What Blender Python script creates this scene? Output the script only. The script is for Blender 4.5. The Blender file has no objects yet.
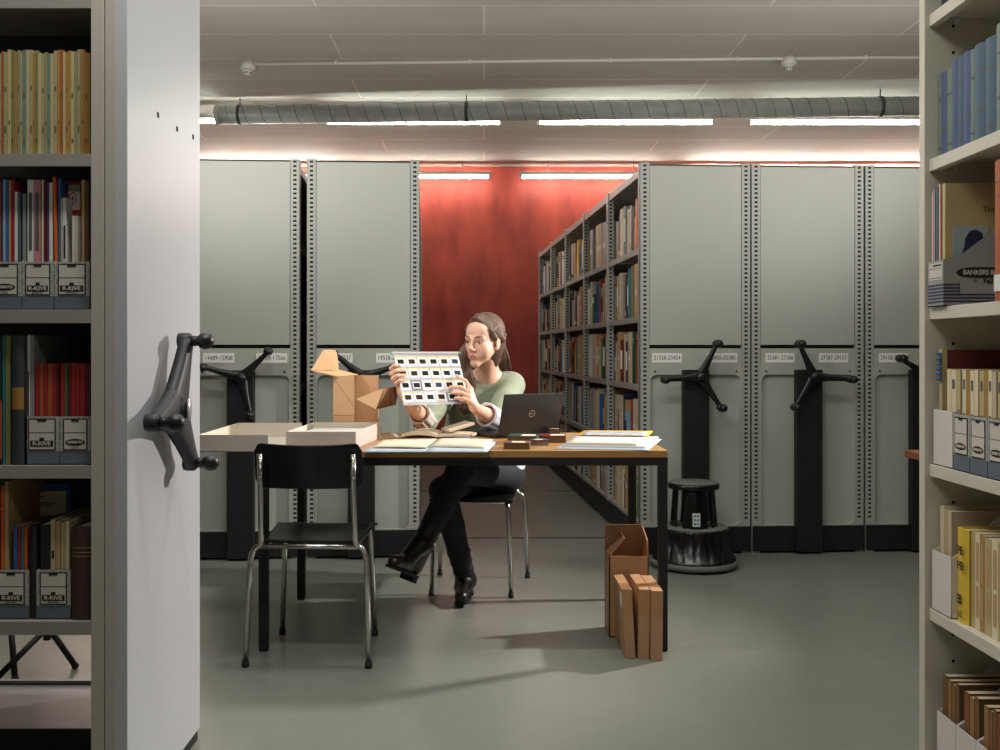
import bpy, math, random
import numpy as np
from mathutils import Vector, Matrix, Euler

R = math.radians
random.seed(7)
sc = bpy.context.scene
col = sc.collection

# ------------------------------------------------------------------ camera, world, lights, exposure
F, VX, VY, CH = 1000.0, 484.0, 350.0, 1.12       # focal length in px, vanishing point, camera height


def V(px, py, Y):
    return Vector(((px - VX) * Y / F, Y, CH - (py - VY) * Y / F))


cam = bpy.data.cameras.new('camera')
cam.sensor_width = 36.0
cam.lens = 36.0 * F / 1000.0
cam.shift_x = (500 - VX) / 1000.0
cam.shift_y = (VY - 375) / 1000.0
cam.clip_start = 0.05
camo = bpy.data.objects.new('camera', cam)
col.objects.link(camo)
camo.location = (0, 0, CH)
camo.rotation_euler = (R(90), 0, 0)
sc.camera = camo

sc.view_settings.view_transform = 'Standard'
sc.view_settings.look = 'None'
sc.view_settings.gamma = 1.0
sc.view_settings.use_curve_mapping = False
sc.view_settings.exposure = 0.0

w = bpy.data.worlds.new('world')
sc.world = w
w.use_nodes = True
w.node_tree.nodes['Background'].inputs[0].default_value = (0.5, 0.5, 0.48, 1)
w.node_tree.nodes['Background'].inputs[1].default_value = 0.05


def lamp(name, kind, loc, target, energy, color, **kw):
    d = bpy.data.lights.new(name, kind)
    d.energy = energy
    d.color = color
    for k, v in kw.items():
        setattr(d, k, v)
    o = bpy.data.objects.new(name, d)
    col.objects.link(o)
    o.location = loc
    o.rotation_euler = (Vector(target) - Vector(loc)).to_track_quat('-Z', 'Y').to_euler()
    return o


# the photographer's flash behind the right-hand bookcase, a weaker one on the stand at the left,
# and two added spots, unseen, aimed up to brighten ceiling and room
lamp('key_flash', 'SPOT', (2.40, 4.62, 1.92), (-0.15, 4.0, 0.78), 500, (1.0, 0.94, 0.90),
     spot_size=R(70), spot_blend=0.9, shadow_soft_size=0.07)
lamp('stand_flash', 'SPOT', (-1.62, 3.55, 1.95), (0.5, 4.9, 1.05), 50, (1.0, 0.96, 0.92),
     spot_size=R(62), spot_blend=0.9, shadow_soft_size=0.05)
lamp('added_uplight', 'SPOT', (2.6, 3.9, 1.5), (2.0, 4.4, 3.1), 185, (1.0, 0.98, 0.94),
     spot_size=R(152), spot_blend=0.95, shadow_soft_size=0.3)
lamp('added_uplight', 'SPOT', (-1.75, 3.9, 1.5), (-1.2, 4.4, 3.1), 185, (1.0, 0.98, 0.94),
     spot_size=R(152), spot_blend=0.95, shadow_soft_size=0.3)
# ceiling fluorescent rows over the front of the room (above and behind the camera)
for i, (x, y, e, sz) in enumerate(((0.1, 3.6, 33, 3.0), (-0.35, 1.9, 30, 1.0), (0.1, 0.4, 12, 3.0))):
    lamp('ceiling_tube_light', 'AREA', (x, y, 3.0), (x, y, 0), e, (0.97, 1.0, 0.94),
         shape='RECTANGLE', size=sz, size_y=0.12)

TUBE = 42.0      # emission of the fluorescent tubes


# ------------------------------------------------------------------ materials
def lin(c):
    return tuple((v / 255 / 12.92) if v / 255 <= 0.04045 else ((v / 255 + 0.055) / 1.055) ** 2.4 for v in c) + (1.0,)


MATS = {}


def mat(name, rgb, rough=0.5, metal=0.0, var=0.06, scale=12.0, bump=0.0, bscale=60.0, spec=0.5, stretch=None,
        rgb2=None, trans=0.0, coat=0.0):
    if name in MATS:
        return MATS[name]
    m = bpy.data.materials.new(name)
    m.use_nodes = True
    nt = m.node_tree
    N, L = nt.nodes, nt.links
    b = N['Principled BSDF']
    b.inputs['Roughness'].default_value = rough
    b.inputs['Metallic'].default_value = metal
    b.inputs['Specular IOR Level'].default_value = spec
    b.inputs['Coat Weight'].default_value = coat
    tc = N.new('ShaderNodeTexCoord')
    mp = N.new('ShaderNodeMapping')
    if stretch:
        mp.inputs['Scale'].default_value = stretch
    L.new(tc.outputs['Object'], mp.inputs['Vector'])
    nz = N.new('ShaderNodeTexNoise')
    nz.inputs['Scale'].default_value = scale
    nz.inputs['Detail'].default_value = 4
    L.new(mp.outputs[0], nz.inputs['Vector'])
    ra = N.new('ShaderNodeMix')
    ra.data_type = 'RGBA'
    c = lin(rgb)
    if rgb2:
        c2 = lin(rgb2)
        ra.inputs[6].default_value = c
        ra.inputs[7].default_value = c2
    else:
        ra.inputs[6].default_value = tuple(max(0, v * (1 - var * 2)) for v in c[:3]) + (1,)
        ra.inputs[7].default_value = tuple(min(1, v * (1 + var * 2)) for v in c[:3]) + (1,)
    L.new(nz.outputs[0], ra.inputs[0])
    L.new(ra.outputs[2], b.inputs['Base Color'])
    if bump:
        bn = N.new('ShaderNodeTexNoise')
        bn.inputs['Scale'].default_value = bscale
        bn.inputs['Detail'].default_value = 3
        L.new(mp.outputs[0], bn.inputs['Vector'])
        bu = N.new('ShaderNodeBump')
        bu.inputs['Strength'].default_value = bump
        bu.inputs['Distance'].default_value = 0.004
        L.new(bn.outputs[0], bu.inputs['Height'])
        L.new(bu.outputs[0], b.inputs['Normal'])
    if trans:
        b.inputs['Transmission Weight'].default_value = trans
    MATS[name] = m
    return m


def emis(name, rgb, s):
    m = bpy.data.materials.new(name)
    m.use_nodes = True
    b = m.node_tree.nodes['Principled BSDF']
    b.inputs['Base Color'].default_value = (0.9, 0.9, 0.9, 1)
    b.inputs['Emission Color'].default_value = lin(rgb)
    b.inputs['Emission Strength'].default_value = s
    return m


M_panel = mat('grey_enamel', (174, 175, 168), 0.42, var=0.02, scale=3)
M_post = mat('grey_post_enamel', (170, 170, 164), 0.42, var=0.03)
M_hole = mat('slot_dark', (14, 14, 14), 0.9)
M_black = mat('black_steel', (20, 19, 21), 0.58, var=0.05)
M_blackp = mat('black_plastic', (17, 17, 18), 0.38, bump=0.15, bscale=300)
M_shelf = mat('shelf_enamel', (152, 145, 139), 0.5, var=0.03)
M_frame = mat('bookcase_enamel', (186, 176, 166), 0.48, var=0.03)
M_white = mat('white_enamel', (188, 188, 192), 0.36, var=0.015, scale=3)
M_cream = mat('cream_enamel', (206, 198, 182), 0.45, var=0.02, scale=4)
M_chrome = mat('chrome', (205, 203, 200), 0.16, 1.0, var=0.03)
M_galv = mat('galvanised_steel', (206, 210, 206), 0.38, 0.08, var=0.12, scale=14)
M_blackwood = mat('black_laminate', (16, 16, 17), 0.3, var=0.1, scale=20, spec=0.35)
M_oak = mat('oak_board', (182, 136, 82), 0.42, rgb2=(150, 106, 62), scale=3.0, stretch=(1.2, 14, 14), bump=0.08)
M_oakred = mat('reddish_wood', (150, 92, 60), 0.4, rgb2=(118, 68, 44), scale=4.0, stretch=(2, 14, 14))
M_card = mat('brown_cardboard', (174, 130, 90), 0.75, var=0.05, scale=8, bump=0.08)
M_cardtan = mat('tan_cardboard', (214, 170, 128), 0.75, var=0.04, scale=8, bump=0.06)
M_corr = mat('corrugated_edge', (150, 106, 70), 0.85, rgb2=(96, 62, 36), scale=9, stretch=(26, 1, 1))
M_tape = mat('brown_tape', (150, 104, 68), 0.35, var=0.05)
M_grybox = mat('grey_archival_board', (206, 192, 182), 0.7, var=0.02, scale=6)
M_inner = mat('pale_board_lining', (216, 206, 190), 0.75, var=0.02)
M_paper = mat('white_paper', (218, 214, 208), 0.7, var=0.02)
M_cardw = mat('card_white', (238, 236, 232), 0.6, var=0.01)
M_old = mat('aged_paper', (224, 206, 178), 0.75, rgb2=(236, 222, 198), scale=20)
M_blue_sheet = mat('pale_blue_sheet', (190, 200, 212), 0.6, var=0.02)
M_ink = mat('dark_ink', (26, 25, 27), 0.6)
M_inkgrey = mat('grey_ink', (92, 92, 92), 0.6)
M_pages = mat('page_edges', (206, 194, 168), 0.8, var=0.1, scale=4, stretch=(300, 1, 1))
M_whitep = mat('white_plastic', (216, 214, 206), 0.4, var=0.02)
M_gold = mat('gilt_lettering', (172, 132, 66), 0.45, 0.3)
M_rubber = mat('black_rubber', (14, 14, 14), 0.7)
M_tread = mat('grey_rubber_tread', (104, 108, 100), 0.6, bump=0.3, bscale=200)
M_gloss = mat('glossy_black_plastic', (11, 11, 12), 0.24, spec=0.5)


# ------------------------------------------------------------------ mesh helper
class MB:
    def __init__(s):
        s.v, s.f, s.m, s.sm = [], [], [], []

    def add(s, vs, fs, mi=0, smooth=False, T=None):
        o = len(s.v)
        for p in vs:
            p = Vector(p)
            s.v.append(T @ p if T is not None else p)
        for q in fs:
            s.f.append([o + i for i in q])
            s.m.append(mi)
            s.sm.append(smooth)
        return s

    def box(s, lo, hi, mi=0, T=None):
        x0, y0, z0 = lo
        x1, y1, z1 = hi
        vs = [(x0, y0, z0), (x1, y0, z0), (x1, y1, z0), (x0, y1, z0), (x0, y0, z1), (x1, y0, z1), (x1, y1, z1), (x0, y1, z1)]
        return s.add(vs, [(0, 3, 2, 1), (4, 5, 6, 7), (0, 1, 5, 4), (1, 2, 6, 5), (2, 3, 7, 6), (3, 0, 4, 7)], mi, False, T)

    def prism(s, poly, z0, z1, mi=0, T=None, smooth=False):
        n = len(poly)
        vs = [(p[0], p[1], z0) for p in poly] + [(p[0], p[1], z1) for p in poly]
        s.add(vs, [tuple(range(n - 1, -1, -1)), tuple(range(n, 2 * n))], mi, False, T)
        o = len(s.v) - 2 * n
        for i in range(n):
            j = (i + 1) % n
            s.f.append([o + i, o + j, o + n + j, o + n + i])
            s.m.append(mi)
            s.sm.append(smooth)
        return s

    def tube(s, pts, r, n=10, mi=0, caps=True, smooth=True, T=None):
        pts = [Vector(p) for p in pts]
        rs = r if isinstance(r, (list, tuple)) else [r] * len(pts)
        up = None
        vs = []
        for i, p in enumerate(pts):
            a = pts[max(0, i - 1)]
            b = pts[min(len(pts) - 1, i + 1)]
            t = (b - a).normalized()
            if up is None:
                up = t.orthogonal().normalized()
            up = (up - t * up.dot(t))
            up = up.normalized() if up.length > 1e-6 else t.orthogonal().normalized()
            bi = t.cross(up)
            for k in range(n):
                an = 2 * math.pi * k / n
                vs.append(p + (up * math.cos(an) + bi * math.sin(an)) * rs[i])
        fs = []
        for i in range(len(pts) - 1):
            for k in range(n):
                k2 = (k + 1) % n
                fs.append((i * n + k, i * n + k2, (i + 1) * n + k2, (i + 1) * n + k))
        s.add(vs, fs, mi, smooth, T)
        if caps:
            o = len(s.v) - len(vs)
            s.f.append([o + k for k in range(n - 1, -1, -1)])
            s.m.append(mi); s.sm.append(False)
            s.f.append([o + (len(pts) - 1) * n + k for k in range(n)])
            s.m.append(mi); s.sm.append(False)
        return s

    def lathe(s, prof, n=32, mi=0, T=None, smooth=True):
        vs, fs = [], []
        for (r, z) in prof:
            for k in range(n):
                a = 2 * math.pi * k / n
                vs.append((r * math.cos(a), r * math.sin(a), z))
        for i in range(len(prof) - 1):
            for k in range(n):
                k2 = (k + 1) % n
                fs.append((i * n + k, i * n + k2, (i + 1) * n + k2, (i + 1) * n + k))
        s.add(vs, fs, mi, smooth, T)
        o = len(s.v) - len(vs)
        if prof[0][0] > 1e-5:
            s.f.append([o + k for k in range(n - 1, -1, -1)]); s.m.append(mi); s.sm.append(False)
        if prof[-1][0] > 1e-5:
            s.f.append([o + (len(prof) - 1) * n + k for k in range(n)]); s.m.append(mi); s.sm.append(False)
        return s

    def ball(s, c, r, n=16, mi=0, T=None, sq=(1, 1, 1)):
        prof = [(max(1e-6, math.sin(math.pi * i / n)) * r, -math.cos(math.pi * i / n) * r) for i in range(n + 1)]
        M = Matrix.Translation(Vector(c)) @ Matrix.Diagonal((sq[0], sq[1], sq[2], 1))
        return s.lathe(prof, n * 2, mi, (T @ M) if T is not None else M)

    def grid(s, fn, nu, nv, mi=0, smooth=True, thick=None):
        vs = [fn(i / nu, j / nv) for j in range(nv + 1) for i in range(nu + 1)]
        fs = [(j * (nu + 1) + i, j * (nu + 1) + i + 1, (j + 1) * (nu + 1) + i + 1, (j + 1) * (nu + 1) + i)
              for j in range(nv) for i in range(nu)]
        return s.add(vs, fs, mi, smooth)

    def build(s, name, mats, parent=None, loc=None, rot=None, bevel=0.0, solid=0.0, world=False, bseg=2):
        me = bpy.data.meshes.new(name)
        off = Vector((0, 0, 0))
        if world:
            off = Vector(parent.location) if parent is not None else Vector(loc)
        me.from_pydata([tuple(p - off) for p in s.v], [], s.f)
        if not isinstance(mats, (list, tuple)):
            mats = [mats]
        for m in mats:
            me.materials.append(m)
        me.polygons.foreach_set('material_index', s.m)
        me.polygons.foreach_set('use_smooth', s.sm)
        me.update()
        o = bpy.data.objects.new(name, me)
        col.objects.link(o)
        if parent is not None:
            o.parent = parent
        if loc is not None:
            o.location = loc
        if rot is not None:
            o.rotation_euler = rot
        if solid:
            md = o.modifiers.new('solid', 'SOLIDIFY'); md.thickness = solid; md.offset = 0
        if bevel:
            md = o.modifiers.new('bevel', 'BEVEL'); md.width = bevel; md.segments = bseg
            md.limit_method = 'ANGLE'; md.angle_limit = R(40)
        return o


def tag(o, label=None, cat=None, group=None, kind=None):
    if label: o['label'] = label
    if cat: o['category'] = cat
    if group: o['group'] = group
    if kind: o['kind'] = kind
    return o


def thing(name, label, cat, loc=(0, 0, 0), rz=0.0, group=None, rot=None):
    o = bpy.data.objects.new(name, None)
    col.objects.link(o)
    o.empty_display_size = 0.1
    o.location = loc
    o.rotation_euler = rot if rot is not None else (0, 0, rz)
    return tag(o, label, cat, group)


def text(name, body, size, loc, rot, m, parent, sx=1.0, align='CENTER', ext=0.0003, bold=0.0):
    c = bpy.data.curves.new(name, 'FONT')
    c.body = body
    c.size = size
    c.align_x = align
    c.align_y = 'CENTER'
    c.extrude = ext
    c.offset = bold
    c.materials.append(m)
    o = bpy.data.objects.new(name, c)
    col.objects.link(o)
    o.parent = parent
    o.location = loc
    o.rotation_euler = rot
    o.scale = (sx, 1, 1)
    return o


def copy_tree(o, parent=None):
    c = o.copy()
    col.objects.link(c)
    c.parent = parent
    for ch in list(o.children):
        copy_tree(ch, c)
    return c


def struct(name, mb, m, **kw):
    o = mb.build(name, m, **kw)
    o['kind'] = 'structure'
    return o


ORD = ['first', 'second', 'third', 'fourth', 'fifth', 'sixth', 'seventh', 'eighth', 'ninth', 'tenth', 'eleventh',
       'twelfth', 'thirteenth', 'fourteenth', 'fifteenth', 'sixteenth', 'seventeenth', 'eighteenth', 'nineteenth',
       'twentieth'] + ['twenty-' + k for k in ('first', 'second', 'third', 'fourth', 'fifth', 'sixth', 'seventh',
                                                'eighth', 'ninth')] + ['thirtieth'] + ['thirty-' + k for k in (
    'first', 'second', 'third', 'fourth', 'fifth', 'sixth', 'seventh', 'eighth', 'ninth')]

# ------------------------------------------------------------------ the room
CEIL = 3.09
WALLY = 10.75


def floor_material():
    m = bpy.data.materials.new('polished_floor')
    m.use_nodes = True
    nt = m.node_tree; N, L = nt.nodes, nt.links
    b = N['Principled BSDF']
    tc = N.new('ShaderNodeTexCoord')
    n1 = N.new('ShaderNodeTexNoise'); n1.inputs['Scale'].default_value = 0.9; n1.inputs['Detail'].default_value = 6
    n2 = N.new('ShaderNodeTexNoise'); n2.inputs['Scale'].default_value = 14; n2.inputs['Detail'].default_value = 5
    L.new(tc.outputs['Object'], n1.inputs['Vector']); L.new(tc.outputs['Object'], n2.inputs['Vector'])
    r1 = N.new('ShaderNodeValToRGB')
    r1.color_ramp.elements[0].position = 0.32; r1.color_ramp.elements[0].color = lin((118, 121, 112))
    r1.color_ramp.elements[1].position = 0.7; r1.color_ramp.elements[1].color = lin((133, 135, 126))
    L.new(n1.outputs[0], r1.inputs[0])
    mx = N.new('ShaderNodeMix'); mx.data_type = 'RGBA'; mx.blend_type = 'MULTIPLY'; mx.inputs[0].default_value = 0.25
    r2 = N.new('ShaderNodeValToRGB')
    r2.color_ramp.elements[0].position = 0.3; r2.color_ramp.elements[0].color = (0.7, 0.7, 0.7, 1)
    r2.color_ramp.elements[1].position = 0.75; r2.color_ramp.elements[1].color = (1, 1, 1, 1)
    L.new(n2.outputs[0], r2.inputs[0])
    L.new(r1.outputs[0], mx.inputs[6]); L.new(r2.outputs[0], mx.inputs[7])
    L.new(mx.outputs[2], b.inputs['Base Color'])
    mr = N.new('ShaderNodeMapRange')
    mr.inputs['To Min'].default_value = 0.26; mr.inputs['To Max'].default_value = 0.42
    L.new(n1.outputs[0], mr.inputs['Value']); L.new(mr.outputs[0], b.inputs['Roughness'])
    bu = N.new('ShaderNodeBump'); bu.inputs['Strength'].default_value = 0.04; bu.inputs['Distance'].default_value = 0.01
    L.new(n2.outputs[0], bu.inputs['Height']); L.new(bu.outputs[0], b.inputs['Normal'])
    b.inputs['Specular IOR Level'].default_value = 0.4
    return m


def concrete(name, c0, c1, boards=True):
    m = bpy.data.materials.new(name)
    m.use_nodes = True
    nt = m.node_tree; N, L = nt.nodes, nt.links
    b = N['Principled BSDF']; b.inputs['Roughness'].default_value = 0.8
    b.inputs['Specular IOR Level'].default_value = 0.25
    tc = N.new('ShaderNodeTexCoord')
    n1 = N.new('ShaderNodeTexNoise'); n1.inputs['Scale'].default_value = 1.3; n1.inputs['Detail'].default_value = 8
    mp = N.new('ShaderNodeMapping'); mp.inputs['Scale'].default_value = (0.5, 2.5, 1)
    L.new(tc.outputs['Object'], mp.inputs['Vector']); L.new(mp.outputs[0], n1.inputs['Vector'])
    r1 = N.new('ShaderNodeValToRGB')
    r1.color_ramp.elements[0].position = 0.3; r1.color_ramp.elements[0].color = lin(c0)
    r1.color_ramp.elements[1].position = 0.72; r1.color_ramp.elements[1].color = lin(c1)
    L.new(n1.outputs[0], r1.inputs[0])
    br = N.new('ShaderNodeTexBrick')
    br.inputs['Scale'].default_value = 1.0
    br.inputs['Mortar Size'].default_value = 0.006
    br.inputs['Mortar Smooth'].default_value = 0.4
    br.inputs['Brick Width'].default_value = 2.6
    br.inputs['Row Height'].default_value = 0.52
    br.offset = 0.37
    br.inputs['Color1'].default_value = (1, 1, 1, 1)
    br.inputs['Color2'].default_value = (0.93, 0.93, 0.93, 1)
    br.inputs['Mortar'].default_value = (1.5, 1.5, 1.46, 1)
    L.new(tc.outputs['Object'], br.inputs['Vector'])
    mx = N.new('ShaderNodeMix'); mx.data_type = 'RGBA'; mx.blend_type = 'MULTIPLY'; mx.inputs[0].default_value = 1.0
    L.new(r1.outputs[0], mx.inputs[6]); L.new(br.outputs['Color'], mx.inputs[7])
    L.new(mx.outputs[2], b.inputs['Base Color'])
    bu = N.new('ShaderNodeBump'); bu.inputs['Strength'].default_value = 0.25; bu.inputs['Distance'].default_value = 0.006
    L.new(br.outputs['Fac'], bu.inputs['Height']); L.new(bu.outputs[0], b.inputs['Normal'])
    return m


def red_wall_material():
    m = bpy.data.materials.new('red_painted_concrete')
    m.use_nodes = True
    nt = m.node_tree; N, L = nt.nodes, nt.links
    b = N['Principled BSDF']; b.inputs['Roughness'].default_value = 0.6
    tc = N.new('ShaderNodeTexCoord')
    n1 = N.new('ShaderNodeTexNoise'); n1.inputs['Scale'].default_value = 2.2; n1.inputs['Detail'].default_value = 9
    mp = N.new('ShaderNodeMapping'); mp.inputs['Scale'].default_value = (3.2, 1, 1.0)
    L.new(tc.outputs['Object'], mp.inputs['Vector']); L.new(mp.outputs[0], n1.inputs['Vector'])
    n2 = N.new('ShaderNodeTexNoise'); n2.inputs['Scale'].default_value = 1.6; n2.inputs['Detail'].default_value = 3
    L.new(tc.outputs['Object'], n2.inputs['Vector'])
    ad = N.new('ShaderNodeMath'); ad.operation = 'MULTIPLY'
    L.new(n1.outputs[0], ad.inputs[0]); L.new(n2.outputs[0], ad.inputs[1])
    r1 = N.new('ShaderNodeValToRGB')
    r1.color_ramp.elements[0].position = 0.12; r1.color_ramp.elements[0].color = lin((128, 40, 30))
    r1.color_ramp.elements[1].position = 0.42; r1.color_ramp.elements[1].color = lin((178, 70, 48))
    L.new(ad.outputs[0], r1.inputs[0])
    L.new(r1.outputs[0], b.inputs['Base Color'])
    bu = N.new('ShaderNodeBump'); bu.inputs['Strength'].default_value = 0.15; bu.inputs['Distance'].default_value = 0.01
    L.new(n1.outputs[0], bu.inputs['Height']); L.new(bu.outputs[0], b.inputs['Normal'])
    return m


XL, XR, YB = -4.6, 5.2, -1.6
struct('floor', MB().box((XL, YB, -0.1), (XR, WALLY + 0.2, 0)), floor_material())
struct('ceiling', MB().box((XL, YB, CEIL), (XR, WALLY + 0.2, CEIL + 0.1)), concrete('board_marked_concrete', (176, 171, 163), (190, 185, 176)))
struct('wall_back', MB().box((XL, WALLY, 0), (XR, WALLY + 0.2, CEIL)), red_wall_material())
M_wall = mat('pale_wall_paint', (150, 148, 140), 0.8, var=0.03, scale=2)
struct('wall_left', MB().box((XL - 0.1, YB, 0), (XL, WALLY + 0.2, CEIL)), M_wall)
struct('wall_right', MB().box((XR, YB, 0), (XR + 0.1, WALLY + 0.2, CEIL)), M_wall)
struct('wall_front', MB().box((XL, YB - 0.1, 0), (XR, YB, CEIL)), M_wall)
M_rail = mat('rail_steel', (62, 60, 58), 0.4, 0.6)
for i, y in enumerate((5.96, 7.94, 9.9)):
    struct('trim_%d' % (i + 1), MB().box((XL, y - 0.012, 0), (XR, y + 0.012, 0.0025)), M_rail)

# fluorescent battens
M_tube = emis('tube_glow', (246, 255, 244), TUBE)
M_wtube = emis('wall_tube_glow', (255, 248, 236), TUBE * 1.5)


M_wtube2 = emis('bright_wall_tube_glow', (255, 248, 236), TUBE * 4.0)


def batten(x0, x1, y, z, label, drop, group, m):
    t = thing('fluorescent_light', label, 'ceiling light', ((x0 + x1) / 2, y, z), group=group)
    L2 = (x1 - x0) / 2
    MB().box((-L2, -0.022, 0.021), (L2, 0.022, 0.056)).build('housing', M_whitep, t, bevel=0.004)
    for s in (-1, 1):
        MB().tube([(s * L2 * 0.6, 0, 0.05), (s * L2 * 0.6, 0, drop)], 0.006, 8).build('hanger_rod', M_whitep, t)
    MB().tube([(-L2 + 0.03, 0, 0), (L2 - 0.03, 0, 0)], 0.0135, 14).build('tube', m, t)
    for s in (-1, 1):
        MB().box((-0.012, -0.014, -0.014), (0.012, 0.014, 0.03)).build('end_cap', M_whitep, t, loc=(s * (L2 - 0.018), 0, 0))
    return t


g1 = 'fluorescent lights along the duct'
for x0, x1, y, lb in ((-3.12, -1.62, 7.96, 'fluorescent light beyond the capped left end of the duct'),
                      (-1.34, 0.16, 8.0, 'fluorescent light mostly hidden behind the left half of the duct'),
                      (0.436, 1.936, 8.0, 'fluorescent light below the duct, above the aisle range\'s front end'),
                      (2.204, 3.70, 8.0, 'fluorescent light below the duct, rightmost beside the cream bookcase')):
    k = y / 8.38
    batten(x0 * k, x1 * k, y, 2.938, lb, CEIL - 2.938, g1, M_tube)
g2 = 'fluorescent lights at the red wall'
batten(-1.44, 0.075, 10.5, 2.936, 'fluorescent light at the top of the red wall, left one', CEIL - 2.936, g2, M_wtube)
batten(0.37, 1.87, 10.5, 2.936, 'fluorescent light at the top of the red wall, right one', CEIL - 2.936, g2, M_wtube)

for x0, x1, lb in ((-4.45, -2.95, 'fluorescent light along the red wall, hidden behind the leftmost range'), (-2.9, -1.5, 'fluorescent light along the red wall, behind the second range'),
                   (2.15, 3.6, 'fluorescent light along the red wall, behind the range numbered 25381'), (3.65, 5.1, 'fluorescent light along the red wall, behind the rightmost range')):
    batten(x0, x1, 10.5, 2.936, lb, CEIL - 2.936, g2, M_wtube2)

# spiral duct
p0, p1 = V(217, 115, 7.83), V(1010, 105, 7.50)
t = thing('ventilation_duct', 'long round spiral-seamed galvanised duct slung under the ceiling', 'duct', p0)
ax = (p1 - p0); Ld = ax.length; ax.normalize()
Q = ax.to_track_quat('Z', 'Y').to_matrix().to_4x4()
mb = MB().tube([(0, 0, 0.02), (0, 0, Ld)], 0.073, 40, T=Q)
mb.build('duct_pipe', M_galv, t)
mb = MB()
hel = []
for i in range(int(Ld / 0.135 * 24)):
    a = 2 * math.pi * i / 24
    hel.append((0.0735 * math.cos(a), 0.0735 * math.sin(a), 0.03 + i * 0.135 / 24))
mb.tube(hel, 0.0028, 5, T=Q)
mb.build('spiral_seam', mat('seam_steel', (120, 124, 122), 0.4, 0.8), t)
MB().lathe([(0.04, -0.005), (0.079, -0.004), (0.079, 0.02), (0.074, 0.024)], 40, T=Q).build('end_cap', M_galv, t)
for px in (241, 474, 885):
    d = (px - 217) / (1010 - 217) * Ld
    mb = MB().lathe([(0.074, d - 0.012), (0.079, d - 0.012), (0.079, d + 0.012), (0.074, d + 0.012)], 40, T=Q)
    c = Q @ Vector((0, 0, d))
    mb.tube([(c.x, c.y, 0.07), (c.x, c.y, CEIL - p0.z)], 0.005, 8)
    mb.build('hanger_clamp', mat('clamp_steel', (96, 96, 92), 0.45, 0.7), t)


def detector(px, py, Y, label):
    c = V(px, 62, Y)
    t = thing('smoke_detector', label, 'smoke detector', (c.x, Y, CEIL), group='smoke detectors on the ceiling')
    MB().lathe([(0.05, 0), (0.05, -0.05), (0.044, -0.056)], 32).build('base', M_whitep, t)
    MB().lathe([(0.034, -0.056), (0.034, -0.066), (0.026, -0.07), (0.026, -0.082), (0.015, -0.09), (0.0, -0.091)], 32).build('sensor_head', M_whitep, t)
    mb = MB()
    for k in range(8):
        a = k * math.pi / 4
        mb.box((0.0255, -0.004, -0.081), (0.0268, 0.004, -0.071), T=Matrix.Rotation(a, 4, 'Z'))
    mb.build('vent_slots', M_hole, t)
    return c


d1 = detector(248, 68, 6.84, 'white smoke detector at the left end of the ceiling conduit')
d2 = detector(789, 60, 6.72, 'white smoke detector on the conduit above the range numbered 25381')
e1 = Vector((d1.x + 0.05, 6.84, CEIL - 0.013)); e2 = Vector((4.4, 6.62, CEIL - 0.013))
mb = MB().tube([e1, e2], 0.0115, 12)
cd = mb.build('ceiling_conduit', M_whitep, loc=e1, world=True)
tag(cd, 'thin white cable conduit running across the ceiling between two detectors', 'conduit')
for px in (335, 470, 610, 735, 860):
    x = (px - VX) * 6.78 / F
    f = (x - e1.x) / (e2.x - e1.x)
    p = e1.lerp(e2, f)
    mb = MB().box((p.x - 0.008, p.y - 0.016, p.z - 0.0135), (p.x + 0.008, p.y + 0.016, CEIL))
    mb.build('conduit_clip', M_whitep, cd, world=True)
# ------------------------------------------------------------------ mobile shelving ranges
TH = R(3.4)
FRONT0, SLOPE = 5.425, math.tan(TH)
UH = 2.135
DEPTH = 4.9
BAYS = 5
SHELF_Z = (0.165, 0.545, 0.925, 1.305, 1.685)   # top faces of the shelves


def front_point(px):
    t = (px - VX) / F
    X = t * FRONT0 / (1 - SLOPE * t)
    return Vector((X, FRONT0 + SLOPE * X, 0))


def post_mb(x0, x1, z1, holes=True):
    mb = MB().box((x0, 0.0, 0.0), (x1, 0.045, z1))
    # folded return of the post towards the panel
    mb.box((x0, 0.0, 0.0), (x0 + 0.003, 0.06, z1)).box((x1 - 0.003, 0.0, 0.0), (x1, 0.06, z1))
    if holes:
        xc = (x0 + x1) / 2
        z = 0.19
        while z < z1 - 0.015:
            mb.add([(xc - 0.009, -0.0006, z), (xc + 0.009, -0.0006, z), (xc + 0.009, -0.0006, z + 0.011), (xc - 0.009, -0.0006, z + 0.011)],
                   [(0, 1, 2, 3)], 1)
            z += 0.0245
    return mb


def rounded_frame(x0, x1, z0, z1, wd, y0, y1, r=0.035):
    """flat frame whose inner corners are rounded"""
    mb = MB()
    out, inn = [], []
    ix0, ix1, iz0, iz1 = x0 + wd, x1 - wd, z0 + wd * .6, z1 - wd * 3.4
    for cx, cz, ox, oz, a0 in ((ix1 - r, iz1 - r, x1, z1, 0), (ix0 + r, iz1 - r, x0, z1, 90), (ix0 + r, iz0 + r, x0, z0, 180), (ix1 - r, iz0 + r, x1, z0, 270)):
        for k in range(5):
            a = R(a0 + k * 22.5)
            inn.append((cx + r * math.cos(a), cz + r * math.sin(a)))
            out.append((ox, oz))
    n = len(inn)
    vs = []
    for y in (y0, y1):
        vs += [(p[0], y, p[1]) for p in out] + [(p[0], y, p[1]) for p in inn]
    fs = []
    for i in range(n):
        j = (i + 1) % n
        if out[i] == out[j]:
            fs.append((i, n + j, n + i)); 
        else:
            fs.append((i, j, n + j, n + i))
        fs.append((n + i, n + j, 3 * n + j, 3 * n + i))
    mb.add(vs, fs)
    return mb


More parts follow.
